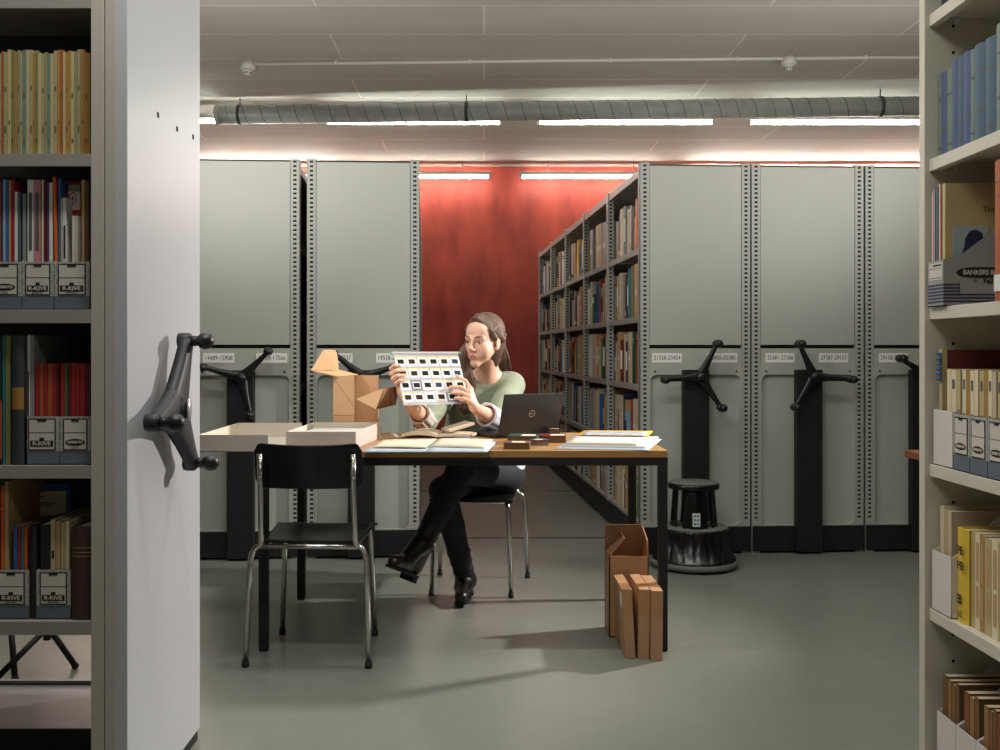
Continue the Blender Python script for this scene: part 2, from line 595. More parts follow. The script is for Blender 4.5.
def star_handle(parent, loc, angles, arm, mt, knob_len=0.05, name='hand_wheel', fat=1.0):
    """three-armed hand wheel in the local XZ plane, knobs pointing to local -Y"""
    hub = MB()
    T = Matrix.Rotation(R(90), 4, 'X')
    hub.lathe([(0.0, 0.0), (0.026, 0.0), (0.028, 0.012), (0.028, 0.045), (0.022, 0.06), (0.0, 0.064)], 24, T=T)
    for a in angles:
        c, s_ = math.cos(R(a)), math.sin(R(a))
        # tapering bowed arm, oval in section
        n = 10
        for j in range(n):
            pass
        rows = []
        for j in range(n + 1):
            f = j / n
            rr = 0.008 + f * (arm - 0.008)
            wd = (0.030 * (1 - f) + 0.0125 * f - 0.004 * math.sin(f * math.pi)) if fat < 1.2 else 0.022 + 0.046 * (1 - f) ** 1.5
            yy = -0.030 - 0.010 * f
            th = (0.014 * (1 - f) + 0.010 * f) if fat < 1.2 else 0.022 * (1 - f) + 0.016 * f
            ring = []
            for k in range(12):
                b = 2 * math.pi * k / 12
                cb, sb = math.cos(b), math.sin(b)
                if fat > 1.2:
                    cb, sb = math.copysign(abs(cb) ** 0.55, cb), math.copysign(abs(sb) ** 0.55, sb)
                u, y = wd * cb, yy + th * sb
                ring.append((rr * c - u * s_, y, rr * s_ + u * c))
            rows.append(ring)
        vs = [p for r_ in rows for p in r_]
        fs = [(i * 12 + k, (i + 1) * 12 + k, (i + 1) * 12 + (k + 1) % 12, i * 12 + (k + 1) % 12) for i in range(n) for k in range(12)]
        fs += [tuple(range(12)), tuple(n * 12 + k for k in range(11, -1, -1))]
        hub.add(vs, fs, 0, True)
        hub.lathe([(0.0, 0.018), (0.020, 0.020), (0.0215, 0.03), (0.0215, 0.046), (0.018, 0.052), (0, 0.054)], 18, T=Matrix.Translation((arm * c, 0, arm * s_)) @ T)
    h = hub.build(name, mt, parent, loc=loc)
    for a in angles:
        p = Vector((arm * math.cos(R(a)), -0.05, arm * math.sin(R(a))))
        k = MB().lathe([(0.011, 0.0), (0.014, 0.006), (0.0135, knob_len * 0.45), (0.012, knob_len * 0.55), (0.019, knob_len * 0.72), (0.0225, knob_len), (0.019, knob_len + 0.017), (0.010, knob_len + 0.024), (0, knob_len + 0.0255)], 20, T=T)
        k.build('knob', M_blackp, h, loc=p)
    return h


def number_card(parent, x, z, s, wdt=0.165):
    c = MB().box((-wdt / 2, -0.0012, -0.026), (wdt / 2, 0, 0.026)).build('number_card', M_cardw, parent, loc=(x, -0.0053, z))
    text('number', s, 0.034, (0, -0.0014, 0), (R(90), 0, 0), M_ink, c, sx=0.82, ext=0.0001)
    return c


def mobile_unit(px0, px1, label, cards, angles, books_side=None):
    a, b = front_point(px0), front_point(px1)
    wdt = (b - a).length
    mid = (a + b) / 2
    t = thing('mobile_shelving', label, 'shelving', mid, TH, 'mobile shelving ranges')
    h = wdt / 2
    pw = 0.05
    post_mb(-h, -h + pw, UH + 0.012).build('upright', [M_post, M_hole], t)
    post_mb(h - pw, h, UH + 0.012).build('upright', [M_post, M_hole], t)
    # end panels
    MB().box((-h + pw, 0.002, 1.148), (h - pw, 0.03, UH)).build('end_panel', M_panel, t, bevel=0.002)
    MB().box((-h + pw, 0.022, 1.125), (h - pw, 0.03, 1.15)).build('gap_strip', M_hole, t)
    lo = MB().box((-h + pw, 0.016, 0.15), (h - pw, 0.03, 1.129))
    lo.box((-h + pw, -0.004, 1.015), (h - pw, 0.016, 1.129))
    o_ = len(lo.v)
    fr = rounded_frame(-h + pw - 0.004, h - pw + 0.004, 0.15, 1.015, 0.009, -0.004, 0.016)
    lo.add(fr.v, fr.f)
    lo.build('lower_panel', M_panel, t)
    for sx in (-1, 1):
        MB().lathe([(0.0, 0.0), (0.006, 0.0), (0.005, 0.004), (0, 0.005)], 10, T=Matrix.Rotation(R(90), 4, 'X')).build(
            'bolt', M_black, t, loc=(sx * (h - pw - 0.03), -0.0035, 1.003))
    MB().box((-h + pw, 0.0, UH - 0.004), (h - pw, 0.028, UH + 0.003)).build('top_edge', M_black, t)
    # black plinth carriage
    MB().box((-h + 0.004, -0.012, 0.012), (h - 0.004, DEPTH, 0.15)).build('plinth', M_black, t, bevel=0.003)
    # drive column and wheel
    cw = 0.071
    MB().box((-cw - 0.008, -0.052, 0.012), (cw - 0.008, 0.0, 1.012)).build('drive_column', M_black, t, bevel=0.003)
    star_handle(t, (0.004, -0.052, 0.974), angles, 0.2, M_blackp, 0.03)
    for x, s in cards:
        number_card(t, x, 1.077, s)
    # frame behind the panels
    bl = (DEPTH - 0.05) / BAYS
    for sx in (-1, 1):
        for k in range(1, BAYS + 1):
            y = 0.05 + k * bl
            mb = MB().box((-0.02, -0.04, 0.15), (0.02, 0.0, UH))
            z = 0.19
            while z < UH - 0.02:
                mb.add([(-0.008, -0.0406, z), (0.008, -0.0406, z), (0.008, -0.0406, z + 0.011), (-0.008, -0.0406, z + 0.011)], [(0, 1, 2, 3)], 1)
                z += 0.0245
            mb.build('upright', [M_post, M_hole], t, loc=(sx * (h - 0.02), y, 0))
        for z in SHELF_Z:
            for k in range(BAYS):
                y0 = 0.05 + k * bl
                mb = MB().box((0.0, y0 + 0.004, z - 0.004), (h - 0.014, y0 + bl - 0.044, z))
                mb.box((h - 0.017, y0 + 0.002, z - 0.032), (h - 0.005, y0 + bl - 0.042, z + 0.001))
                if sx < 0:
                    mb.v = [Vector((-p.x, p.y, p.z)) for p in mb.v]
                    mb.f = [q[::-1] for q in mb.f]
                mb.build('shelf', M_shelf, t)
    MB().box((-0.004, 0.06, 0.16), (0.004, DEPTH - 0.02, UH - 0.01)).build('back_sheet', M_shelf, t)
    MB().box((-h + 0.006, DEPTH - 0.012, 0.16), (h - 0.006, DEPTH - 0.002, UH)).build('rear_panel', M_panel, t)
    top = MB().box((-h + 0.01, 0.05, UH - 0.05), (h - 0.01, DEPTH, UH - 0.046))
    for sx in (-1, 1):
        top.box((sx * (h - 0.012) - 0.005, 0.05, UH - 0.055), (sx * (h - 0.012) + 0.005, DEPTH, UH - 0.012))
    top.build('top_cover', M_shelf, t)
    t['_w'] = wdt
    return t


uA = mobile_unit(187, 299.6, 'grey mobile shelving range numbered 14489, leftmost at the bookcase panel',
                 [(-0.13, '14489-15908'), (0.15, '15909-17566')], (44, 164, 284))
uB = mobile_unit(306.8, 419.5, 'grey mobile shelving range behind the open tan carton',
                 [(-0.14, '17567-19537'), (0.15, '19538-21557')], (140, 20, 260))
uC = mobile_unit(640.3, 750.4, 'grey mobile shelving range numbered 21558, with books along the aisle',
                 [(-0.160, '21558-23454'), (0.148, '23455-25380')], (64, 184, 304))
uD = mobile_unit(751.6, 863.6, 'grey mobile shelving range numbered 25381, second from the aisle',
                 [(-0.158, '25381-27386'), (0.144, '27387-29157')], (116, 356, 236))
uE = mobile_unit(865.2, 978, 'grey mobile shelving range numbered 29158, half hidden by cream bookcase',
                 [(-0.165, '29158-30795'), (0.165, '30796-32410')], (150, 30, 270))


# ------------------------------------------------------------------ books
COV = {
    'red': (158, 34, 36), 'dark red': (96, 26, 32), 'orange': (214, 96, 40), 'yellow': (220, 182, 58), 'green': (62, 112, 72),
    'dark green': (34, 66, 52), 'blue': (52, 98, 158), 'navy': (34, 42, 76), 'pale blue': (136, 168, 196), 'white': (220, 216, 208),
    'cream': (222, 206, 172), 'tan': (188, 150, 104), 'brown': (106, 72, 48), 'dark brown': (62, 42, 34), 'grey': (142, 140, 136),
    'black': (30, 29, 31), 'teal': (44, 116, 120), 'purple': (92, 60, 110), 'pink': (196, 128, 136), 'beige': (196, 178, 152),
    'olive': (124, 122, 78), 'grey-green': (110, 128, 116), 'slate blue': (74, 95, 114), 'mid blue': (76, 88, 132),
    'sage': (140, 138, 106), 'ochre': (166, 124, 62), 'straw': (186, 168, 120), 'khaki': (164, 152, 112), 'charcoal': (54, 58, 64), 'rust': (164, 84, 46),
}


def cov(n):
    return mat('cover_' + n.replace(' ', '_'), COV[n], 0.55, var=0.05, scale=30)


def book_mesh(t, h, d, style, band):
    """spine on local -Y, thickness along X"""
    cv, pg = MB(), MB()
    th = min(0.003, t * 0.2)
    hx = t / 2
    if style == 'hard':
        n = 6
        arc = [(-hx + t * i / n, -0.22 * t * math.sin(math.pi * i / n) * 0.6 + 0.004) for i in range(n + 1)]
        poly = arc + [(hx, 0.006), (-hx, 0.006)]
        cv.prism([(p[0], p[1]) for p in arc] + [(hx, 0.0075), (-hx, 0.0075)], 0, h, 0, smooth=False)
        cv.box((-hx, 0.006, 0), (-hx + th, d, h)).box((hx - th, 0.006, 0), (hx, d, h))
        pg.box((-hx + th, 0.007, 0.004), (hx - th, d - 0.004, h - 0.005))
    elif style == 'thin':
        cv.box((-hx, 0.0, 0), (hx, 0.0025, h))
        cv.box((-hx, 0.0025, 0), (-hx + th * .5, d, h)).box((hx - th * .5, 0.0025, 0), (hx, d, h))
        pg.box((-hx + th * .5, 0.0025, 0.0005), (hx - th * .5, d - 0.0005, h - 0.0008))
    else:   # archive box / binder
        cv.box((-hx, 0, 0), (hx, d, h))
    bands = []
    yb = (-0.22 * t * 0.6 + 0.003) if style == 'hard' else -0.0006
    if band and style != 'box':
        for (z0, z1) in band:
            if style == 'hard':
                n = 6
                pts = [(-hx + t * i / n, -0.22 * t * math.sin(math.pi * i / n) * 0.6 + 0.0034) for i in range(n + 1)]
                vs = [(p[0], p[1], z0 * h) for p in pts] + [(p[0], p[1], z1 * h) for p in pts]
                cv.add(vs, [(i, i + 1, n + 2 + i, n + 1 + i) for i in range(n)], 1)
            else:
                cv.add([(-hx * .55, yb, z0 * h), (hx * .55, yb, z0 * h), (hx * .55, yb, z1 * h), (-hx * .55, yb, z1 * h)], [(0, 1, 2, 3)], 1)
    elif band:
        for (z0, z1) in band:
            cv.add([(-hx * .5, -0.0006, z0 * h), (hx * .5, -0.0006, z0 * h), (hx * .5, -0.0006, z1 * h), (-hx * .5, -0.0006, z1 * h)], [(0, 1, 2, 3)], 1)
    return cv, pg


def book(pos, rz, t, h, d, color, label, group, name='book', cat='book', style='hard', lean=0.0, band=None, bandm=None, parts=True, pagem=None):
    cv, pg = book_mesh(t, h, d, style, band)
    rot = Euler((0, lean, rz), 'XYZ')
    p = Vector(pos)
    p.z += abs(math.sin(lean)) * t / 2 + 0.0006
    if not parts and pg.v:
        cv.add(pg.v, pg.f, 2)
        pg = MB()
    m = cov(color) if isinstance(color, str) else color
    o = cv.build(name, [m, bandm or M_gold, pagem or M_pages], loc=p, rot=rot)
    tag(o, label, cat, group)
    if pg.v:
        pg.build('page_block', pagem or M_pages, o)
    return o


def pick(rng, weights):
    ks = list(weights)
    return rng.choices(ks, [weights[k] for k in ks])[0]


MIX = {'beige': 4, 'tan': 2, 'white': 4, 'cream': 2, 'red': 3, 'dark red': 2, 'blue': 2, 'navy': 2, 'black': 3, 'green': 2, 'dark green': 2,
       'brown': 3, 'dark brown': 2, 'orange': 1, 'yellow': 2, 'grey': 3, 'teal': 1, 'olive': 1, 'pale blue': 1}
BAYN = ['nearest bay', 'second bay', 'middle bay', 'fourth bay', 'farthest bay']
ROWN = ['bottom shelf', 'fourth shelf', 'third shelf', 'second shelf', 'top shelf']


def fill_side(u, sx, side_name, group, bays, seed, density=1.0):
    rng = random.Random(seed)
    h = u['_w'] / 2
    bl = (DEPTH - 0.05) / BAYS
    Mw = Matrix.Translation(u.location) @ Matrix.Rotation(TH, 4, 'Z')
    rz = TH + (R(-90) if sx < 0 else R(90))
    for bay in bays:
        for row in range(5):
            z = SHELF_Z[row]
            y = 0.05 + bay * bl + 0.02 + (0.03 if bay else 0.0)
            yend = 0.05 + (bay + 1) * bl - 0.06
            if row == 4 and bay == 0: yend -= 0.12
            if row == 4 and bay == 1: y += 0.12
            k = 0
            while y < yend - 0.02:
                fat = 1.0 + 0.28 * bay
                boxy = (row == 4 and bay == 1) or (row <= 1 and rng.random() < 0.5) or (row in (2, 3) and rng.random() < 0.08)
                if row == 4 and bay == 4 and k == 0: boxy = True
                if boxy:
                    t = rng.uniform(0.075, 0.10) * (1.35 if (row == 4 and bay == 1) else 1)
                    hh = rng.uniform(0.285, 0.315) if row else 0.30
                    c = rng.choice(['beige', 'beige', 'tan', 'grey'])
                    st, nm, ct, d = 'box', 'archive_box', 'archive box', 0.245
                    bd = [(0.42, 0.52)]; bm = M_paper
                    what = c + ' upright archive box'
                else:
                    t = rng.uniform(0.028, 0.052) * fat
                    hh = rng.choice([rng.uniform(0.2, 0.25), rng.uniform(0.24, 0.31), rng.uniform(0.26, 0.31)])
                    c = pick(rng, MIX)
                    st = rng.choice(['hard', 'hard', 'thin'])
                    nm, ct, d = 'book', 'book', rng.uniform(0.17, 0.235)
                    bd = rng.choice([None, [(0.7, 0.9)], [(0.08, 0.18)], [(0.3, 0.75)], [(0.78, 0.8), (0.84, 0.86)]])
                    bm = rng.choice([M_gold, M_paper, M_paper, M_ink])
                    what = c + (' tall' if hh > 0.27 else ' short' if hh < 0.23 else '') + (' hardback book' if st == 'hard' else ' softback book')
                if y + t > yend:
                    break
                lb = '%s, %s along, %s, %s %s' % (what, ORD[k], ROWN[row], BAYN[bay], side_name)
                inset = 0.022 + rng.uniform(0, 0.018)
                loc = Mw @ Vector((sx * (h - inset), y + t / 2, z))
                book(loc, rz, t, hh, d, c, lb, group, nm, ct, st, band=bd, bandm=bm, parts=False)
                y += t + rng.choice([0.001, 0.002, 0.004]) + (0.035 if row == 4 and bay == 1 else 0)
                if rng.random() < 0.04 * density: y += 0.09
                k += 1


fill_side(uC, -1, 'right of aisle', 'books on the range right of the aisle', range(5), 11)
fill_side(uB, 1, 'left of aisle', 'books on the range left of the aisle', (0,), 23)

# ------------------------------------------------------------------ magazine files (open-fronted card boxes)
M_file_blue = mat('file_blue_grey', (96, 104, 116), 0.65, var=0.04)
M_marble = mat('marbled_card', (20, 21, 23), 0.6, rgb2=(225, 222, 214), scale=190)
M_file_white = mat('file_white_card', (214, 204, 200), 0.65, var=0.02)
M_file_label = mat('file_label', (204, 194, 184), 0.6, var=0.03)
M_file_inner = mat('file_inner_card', (150, 124, 96), 0.75, var=0.04)


def magazine_file(pos, rz, wd, d, fh, bh, label, group, kind='marbled', word=None, tail=None):
    """open-topped file: low front on local -Y, side walls rising to a tall back"""
    t = thing('magazine_file', label, 'magazine file', Vector(pos) + Vector((0, 0, 0.0008)), rz, group)
    hx = wd / 2
    th = 0.002
    side = [(0, 0), (d, 0), (d, bh), (d * 0.50, bh), (d * 0.10, fh + (bh - fh) * 0.12), (0.004, fh)]
    mb = MB()
    T = Matrix(((0, 0, 1, 0), (1, 0, 0, 0), (0, 1, 0, 0), (0, 0, 0, 1)))     # (y,z) polygon extruded along x
    for x in (-hx, hx - th):
        mb.prism(side, x, x + th, 0, T=T)
    mb.box((-hx, d - th, 0), (hx, d, bh)).box((-hx, 0, 0), (hx, d, th))
    if kind == 'white':
        mb.box((-hx, 0, 0), (hx, th, fh))
        mb.build('file_body', [M_file_white], t)
    else:
        mb.box((-hx, 0, 0), (hx, th, fh * 0.28), 1).box((-hx, 0, fh * 0.28), (hx, th, fh), 2)
        mb.build('file_body', [M_file_inner, M_file_blue, M_marble], t)
        # white label with black outline
        lw, l0, l1 = hx * 0.72, fh * 0.26, fh * 0.93
        l = MB()
        l.box((-lw - 0.003, -0.001, l0 + 0.004), (lw + 0.003, 0.0, l1 + 0.003), 0)
        l.box((-lw, -0.0016, l0 + 0.007), (lw, -0.0005, l1), 1)
        l.box((-lw * 0.35, -0.0022, l1 - 0.004), (lw * 0.35, -0.001, l1 + 0.003), 0)
        l.box((-lw, -0.002, l0 + (l1 - l0) * 0.60), (lw, -0.001, l0 + (l1 - l0) * 0.60 + 0.0012), 0)
        if word == 'R-KIVE':
            l.box((-lw * 0.92, -0.0022, l0 + 0.013), (lw * 0.92, -0.001, l0 + 0.027), 0)
            l.box((-lw * 0.18, -0.0022, l0 + 0.026), (lw * 0.18, -0.001, l0 + 0.034), 0)
        else:
            n = 20
            pl = [(lw * 0.9 * math.cos(2 * math.pi * k / n), 0.008 * math.sin(2 * math.pi * k / n)) for k in range(n)]
            l.prism(pl, 0.001, 0.0022, 0, T=Matrix.Translation((0, 0, l0 + 0.023)) @ Matrix.Rotation(R(90), 4, 'X'))
        lab = l.build('front_label', [M_ink, M_file_label], t)
        if word:
            zc = l0 + (0.020 if word == 'R-KIVE' else 0.023)
            text('lettering', word, 0.0125 if word == 'R-KIVE' else 0.008, (0, -0.0026, zc), (R(90), 0, 0), M_file_label, lab,
                 sx=1.15 if word == 'R-KIVE' else lw * 2 * 0.8 / 0.06, ext=0.0001, bold=0.0004)
        if tail:
            text('small_lettering', tail, 0.006, (0, -0.0022, l0 + 0.0105), (R(90), 0, 0), M_ink, lab, sx=0.8, ext=0.0001)
    return t


# ------------------------------------------------------------------ left bookcase (end range, seen from its open side)
YF, YB2 = 2.30, 2.887
XP = -0.82                                   # outer face of the end panel
zl = lambda y: CH - (y - VY) * YF / F
BC = thing('mobile_bookcase', 'grey bookcase end range with white end panel and black hand wheel', 'bookcase', (XP, YF, 0))
x_open = (91 - VX) * YF / F                  # right edge of the open bay
# white end panel
MB().box((XP - 0.03, YF, 0.03), (XP, YB2, 2.4)).build('end_panel', [M_white], BC, world=True, bevel=0.002)
MB().box((XP - 0.03 + 0.002, YF + 0.02, 0.0), (XP - 0.004, YB2 - 0.01, 0.03)).build('plinth', M_black, BC, world=True)
for px in ((158, 115), (177, 129), (193, 137)):
    Yh = -XP / ((VX - px[0]) / F)
    zc = CH - (px[1] - VY) * Yh / F
    MB().box((XP - 0.001, Yh - 0.008, zc - 0.007), (XP + 0.0006, Yh + 0.008, zc + 0.007)).build('panel_slot', mat('slot_shadow', (40, 24, 40), 0.9), BC, world=True)
# front uprights: outer profile, seam, inner profile, also at the back
for yy in (YF, YB2 - 0.05):
    mb = MB().box((x_open, yy, 0), ((104 - VX) * YF / F, yy + 0.05, 2.4))
    mb.box(((105 - VX) * YF / F, yy, 0), ((115 - VX) * YF / F, yy + 0.05, 2.4)).box(((104 - VX) * YF / F, yy + 0.008, 0), ((105 - VX) * YF / F, yy + 0.04, 2.4))
    mb.box(((115 - VX) * YF / F, yy + 0.002, 0), (XP - 0.03, yy + 0.05, 2.4))
    mb.build('upright', M_frame, BC, world=True, bevel=0.0015)
    MB().box((-2.45, yy, 0), (-2.41, yy + 0.05, 2.4)).build('upright', M_frame, BC, world=True, bevel=0.0015)
YM = (YF + YB2) / 2
sl_tops = [zl(153.8), zl(309.5), zl(466), zl(621.8)]
for i, (y0, y1) in enumerate(((-6, 8), (153.8, 166), (309.5, 323), (466, 478.5), (621.8, 635))):
    for yy, s in ((YF, 1), (YM, 0)):
        mb = MB()
        zt = zl(y0)
        mb.box((-2.41, yy + 0.002, zt - 0.005), (x_open, yy + (YB2 - YF) / 2 - 0.004, zt))
        yl = yy if s else YB2 - 0.016
        mb.box((-2.41, yl, zl(y1)), (x_open, yl + 0.014, zt + 0.0004))
        mb.build('shelf', M_shelf, BC, world=True)
# bottom carriage shelf of the far half, its rear lip, and dark carriage
mb = MB().box((-2.41, 2.545, 0.150), (x_open, YB2, 0.158)).box((-2.41, YB2 - 0.014, 0.15), (x_open, YB2, 0.170))
mb.build('carriage_shelf', mat('carriage_grey', (128, 122, 122), 0.4, var=0.03), BC, world=True)
MB().box((-2.41, 2.538, 0.03), (x_open, 2.5445, 0.158)).box((-2.41, YF, 0.015), (x_open, 2.538, 0.04)).build('carriage_rail', M_black, BC, world=True)
MB().box((-2.41, YM - 0.003, sl_tops[3] + 0.0), (x_open, YM + 0.003, 2.4)).build('back_sheet', mat('dark_back_sheet', (58, 56, 54), 0.6), BC, world=True)
MB().box((-2.45, YF + 0.0, 2.385), (x_open, YB2, 2.4)).build('top_cover', M_shelf, BC, world=True)

# hand wheel on the white panel: built facing local -Y, turned so that its knobs point to +X
W = Vector((XP, 2.534, 0.969))
mount = MB().lathe([(0.0, 0.0), (0.022, 0.0), (0.022, 0.01), (0.016, 0.014), (0.016, 0.02), (0, 0.02)], 24, T=Matrix.Rotation(R(90), 4, 'X'))
mt = mount.build('wheel_axle', M_black, BC, loc=W - Vector(BC.location), rot=(0, 0, R(90)))
hw = star_handle(mt, (0, -0.006, 0), (69, 186, 308), 0.187, mat('grey_black_plastic', (30, 28, 31), 0.5, bump=0.1, bscale=300), 0.036, fat=1.9)
MB().lathe([(0.0, 0.0), (0.021, 0.0), (0.02, 0.003), (0, 0.0035)], 28, T=Matrix.Translation((0.0, -0.066, 0)) @ Matrix.Rotation(R(90), 4, 'X') @ Matrix.Diagonal((0.8, 1.5, 1, 1))).build(
    'emblem', mat('emblem_metal', (190, 188, 190), 0.3, 0.6), hw)

GL = 'books in the grey bookcase at the left'


def lx(px): return (px - VX) * (YF + 0.02) / F


def left_row(entries, row, d=0.2):
    """entries: (px0, px1, ytop, colour, style, label, kwargs)"""
    z = sl_tops[row]
    for (p0, p1, yt, c, st, lb, kw) in entries:
        kw = dict(kw)
        name, cat = kw.pop('name', 'book'), kw.pop('cat', 'book')
        grp = kw.pop('group', GL)
        yoff = kw.pop('yoff', 0.02)
        zz = z + kw.pop('dz', 0.0)
        YY = YF + yoff
        x0, x1 = (p0 - VX) * YY / F, (p1 - VX) * YY / F
        top = CH - (yt - VY) * YY / F
        dd = kw.pop('d', d)
        book(((x0 + x1) / 2, YY, zz), 0, max(0.003, x1 - x0 - 0.0006), top - zz, dd, c, lb, grp, name, cat, st, **kw)


# top row: periodicals
rng = random.Random(5)
cols = ['straw', 'sage', 'khaki', 'rust', 'khaki', 'straw', 'olive', 'ochre', 'sage', 'khaki', 'grey-green', 'straw', 'khaki', 'ochre', 'olive', 'straw', 'khaki', 'sage', 'grey-green', 'straw', 'khaki', 'ochre', 'rust', 'straw', 'ochre', 'ochre']
px = -9.0
ent = []
k = 0
while px < 90:
    wpx = rng.uniform(2.3, 3.9)
    if px + wpx > 90.3: break
    c = cols[k % len(cols)]
    if px > 80: c = 'ochre'
    ent.append((px, px + wpx, rng.uniform(49.5, 54.0), c, 'thin', '%s thin periodical, %s from the left on the top shelf of the left bookcase' % (c, ORD[k]),
                dict(name='periodical', cat='periodical', group='periodicals on the top shelf at the left', band=[[(0.22, 0.28), (0.62, 0.66)], [(0.3, 0.33)], [(0.55, 0.6), (0.12, 0.16)], None][k % 4], bandm=mat('spine_print', (112, 92, 62), 0.6))))
    px += wpx
    k += 1
left_row(ent, 0)

# second row: three marbled files holding magazines
GF = 'marbled magazine files in the left bookcase'
z2 = sl_tops[1]
files = [(-12, 21.5, 'BANKERS BOX', 'left edge, second shelf'), (22.2, 53.6, 'R-KIVE', 'second shelf, middle'), (54.4, 89.4, 'R-KIVE', 'second shelf, right at the post')]
for p0, p1, wd_, pl in files:
    x0, x1 = lx(p0), lx(p1)
    magazine_file(((x0 + x1) / 2, YF + 0.02, z2), 0, x1 - x0, 0.235, zl(260.5) - z2 - 0.002, 0.215, 'marbled magazine file in the left bookcase, ' + pl, GF, 'marbled', wd_,
                  'Bankers Box' if wd_ == 'R-KIVE' else 'Fellowes')


def mags(defs, row, d=0.19, yoff=0.03, dz=0.004, names=None, where=''):
    z = sl_tops[row]
    YY = YF + yoff
    for i, (p0, p1, yt, c, lb, kw) in enumerate(defs):
        kw = dict(kw)
        x0, x1 = (p0 - VX) * YY / F, (p1 - VX) * YY / F
        top = CH - (yt - VY) * YY / F
        yy2 = kw.pop('yoff', None)
        Y3 = YF + yy2 if yy2 else YY
        book(((x0 + x1) / 2, Y3, z + dz), 0, x1 - x0 - 0.0006, top - z - dz, kw.pop('d', d), c, lb, 'magazines in the left bookcase', 'magazine', 'magazine', 'thin', **kw)


mags([(-8, 0, 182, 'white', 'white magazine at the left edge in the left marbled file, second shelf', {}),
      (0, 2.6, 179, 'dark red', 'dark red magazine in the left marbled file, second shelf', {}),
      (2.8, 5.6, 180, 'pale blue', 'pale blue magazine in the left marbled file, second shelf', {}),
      (5.8, 8.6, 180, 'blue', 'blue magazine in the left marbled file, second shelf', {}),
      (8.8, 11.0, 181, 'tan', 'tan magazine in the left marbled file, second shelf', {}),
      (11.2, 14.2, 180, 'red', 'red magazine with large white letter in the left marbled file', {}),
      (14.6, 17.6, 192, 'white', 'short white magazine in the left marbled file, second shelf', {}),
      (18.0, 20.6, 193, 'slate blue', 'slate blue magazine, last in the left marbled file, second shelf', {}),
      (22.6, 25.6, 194, 'grey', 'grey short magazine at the left of the middle marbled file', {}),
      (27.4, 33.6, 180, 'white', 'thick white magazine with a black-lettered spine, second shelf', dict(band=[(0.45, 0.9)], bandm=M_inkgrey)),
      (33.8, 40.6, 180, 'pink', 'thick pale pink magazine in the middle marbled file', dict(band=[(0.45, 0.9)], bandm=M_inkgrey)),
      (41.6, 43.6, 180, 'cream', 'cream magazine in the middle marbled file, second shelf', {}),
      (43.8, 46.2, 180, 'dark red', 'dark red magazine in the middle marbled file, second shelf', {}),
      (46.8, 49.0, 183, 'purple', 'purple magazine in the middle marbled file, second shelf', {}),
      (49.2, 52.6, 183, 'white', 'white magazine, last in the middle marbled file', {})], 1)
mags([(58.4, 60.4, 178, 'blue', 'blue magazine between the orange magazine and the short white ones', {}),
      (60.7, 62.6, 198, 'beige', 'short beige magazine in the right marbled file, second shelf', {}),
      (62.8, 66.4, 198, 'white', 'short white magazine with a black spine block, right marbled file', dict(band=[(0.45, 0.75)], bandm=M_ink)),
      (72.0, 75.0, 216, 'white', 'low white magazine in front of the red-bordered one', dict(d=0.03)),
      (75.2, 78.0, 216, 'cream', 'low cream magazine in front of the red-bordered one', dict(d=0.03)),
      (78.2, 80.4, 217, 'grey', 'low grey magazine in front of the red-bordered one', dict(d=0.03)),
      (81.4, 84.6, 180, 'tan', 'tan magazine in the right marbled file, second shelf', {}),
      (85.0, 88.6, 181, 'brown', 'brown magazine, last in the right marbled file by the post', {})], 1)
# leaning orange magazine
Yo = YF + 0.028
o = book(((57.0 - VX) * Yo / F + 0.001, Yo, z2 + 0.006), 0, 0.006, zl(174) - z2 - 0.008, 0.19, 'orange', 'orange magazine leaning left in the right marbled file, second shelf',
         'magazines in the left bookcase', 'magazine', 'magazine', 'thin', lean=R(-1.5))
# red-bordered magazine whose cover faces out
Ym = YF + 0.065
x0, x1 = (67.2 - VX) * Ym / F, (80.6 - VX) * Ym / F
mg = MB().box((x0, Ym, z2 + 0.004), (x1, Ym + 0.004, zl(176)))
mo = mg.build('magazine', cov('red'), loc=((x0 + x1) / 2, Ym, z2 + 0.004), world=True)
tag(mo, 'magazine with red border and red cross emblem facing out, second shelf', 'magazine', 'magazines in the left bookcase')
ztop = zl(178)
MB().box((x0 + 0.004, Ym - 0.0006, zl(206)), (x1 - 0.001, Ym, zl(180))).build('cover_panel', M_file_label, mo, world=True)
cx, cz = x0 + 0.0135, zl(194)
T = Matrix.Translation((cx, Ym - 0.0006, cz)) @ Matrix.Rotation(R(90), 4, 'X')
mb = MB()
n = 24
for k in range(n):
    a0, a1 = 2 * math.pi * k / n, 2 * math.pi * (k + 1) / n
    q = [(0.0095 * math.cos(a0), 0.0145 * math.sin(a0), 0.0004), (0.0095 * math.cos(a1), 0.0145 * math.sin(a1), 0.0004),
         (0.0072 * math.cos(a1), 0.0115 * math.sin(a1), 0.0004), (0.0072 * math.cos(a0), 0.0115 * math.sin(a0), 0.0004)]
    mb.add(q, [(0, 1, 2, 3)], 0, T=T)
mb.box((-0.0045, -0.0015, 0), (0.0045, 0.0015, 0.0005), T=T).box((-0.0014, -0.006, 0), (0.0014, 0.006, 0.0005), T=T)
mb.build('cross_emblem', cov('red'), mo, world=True)

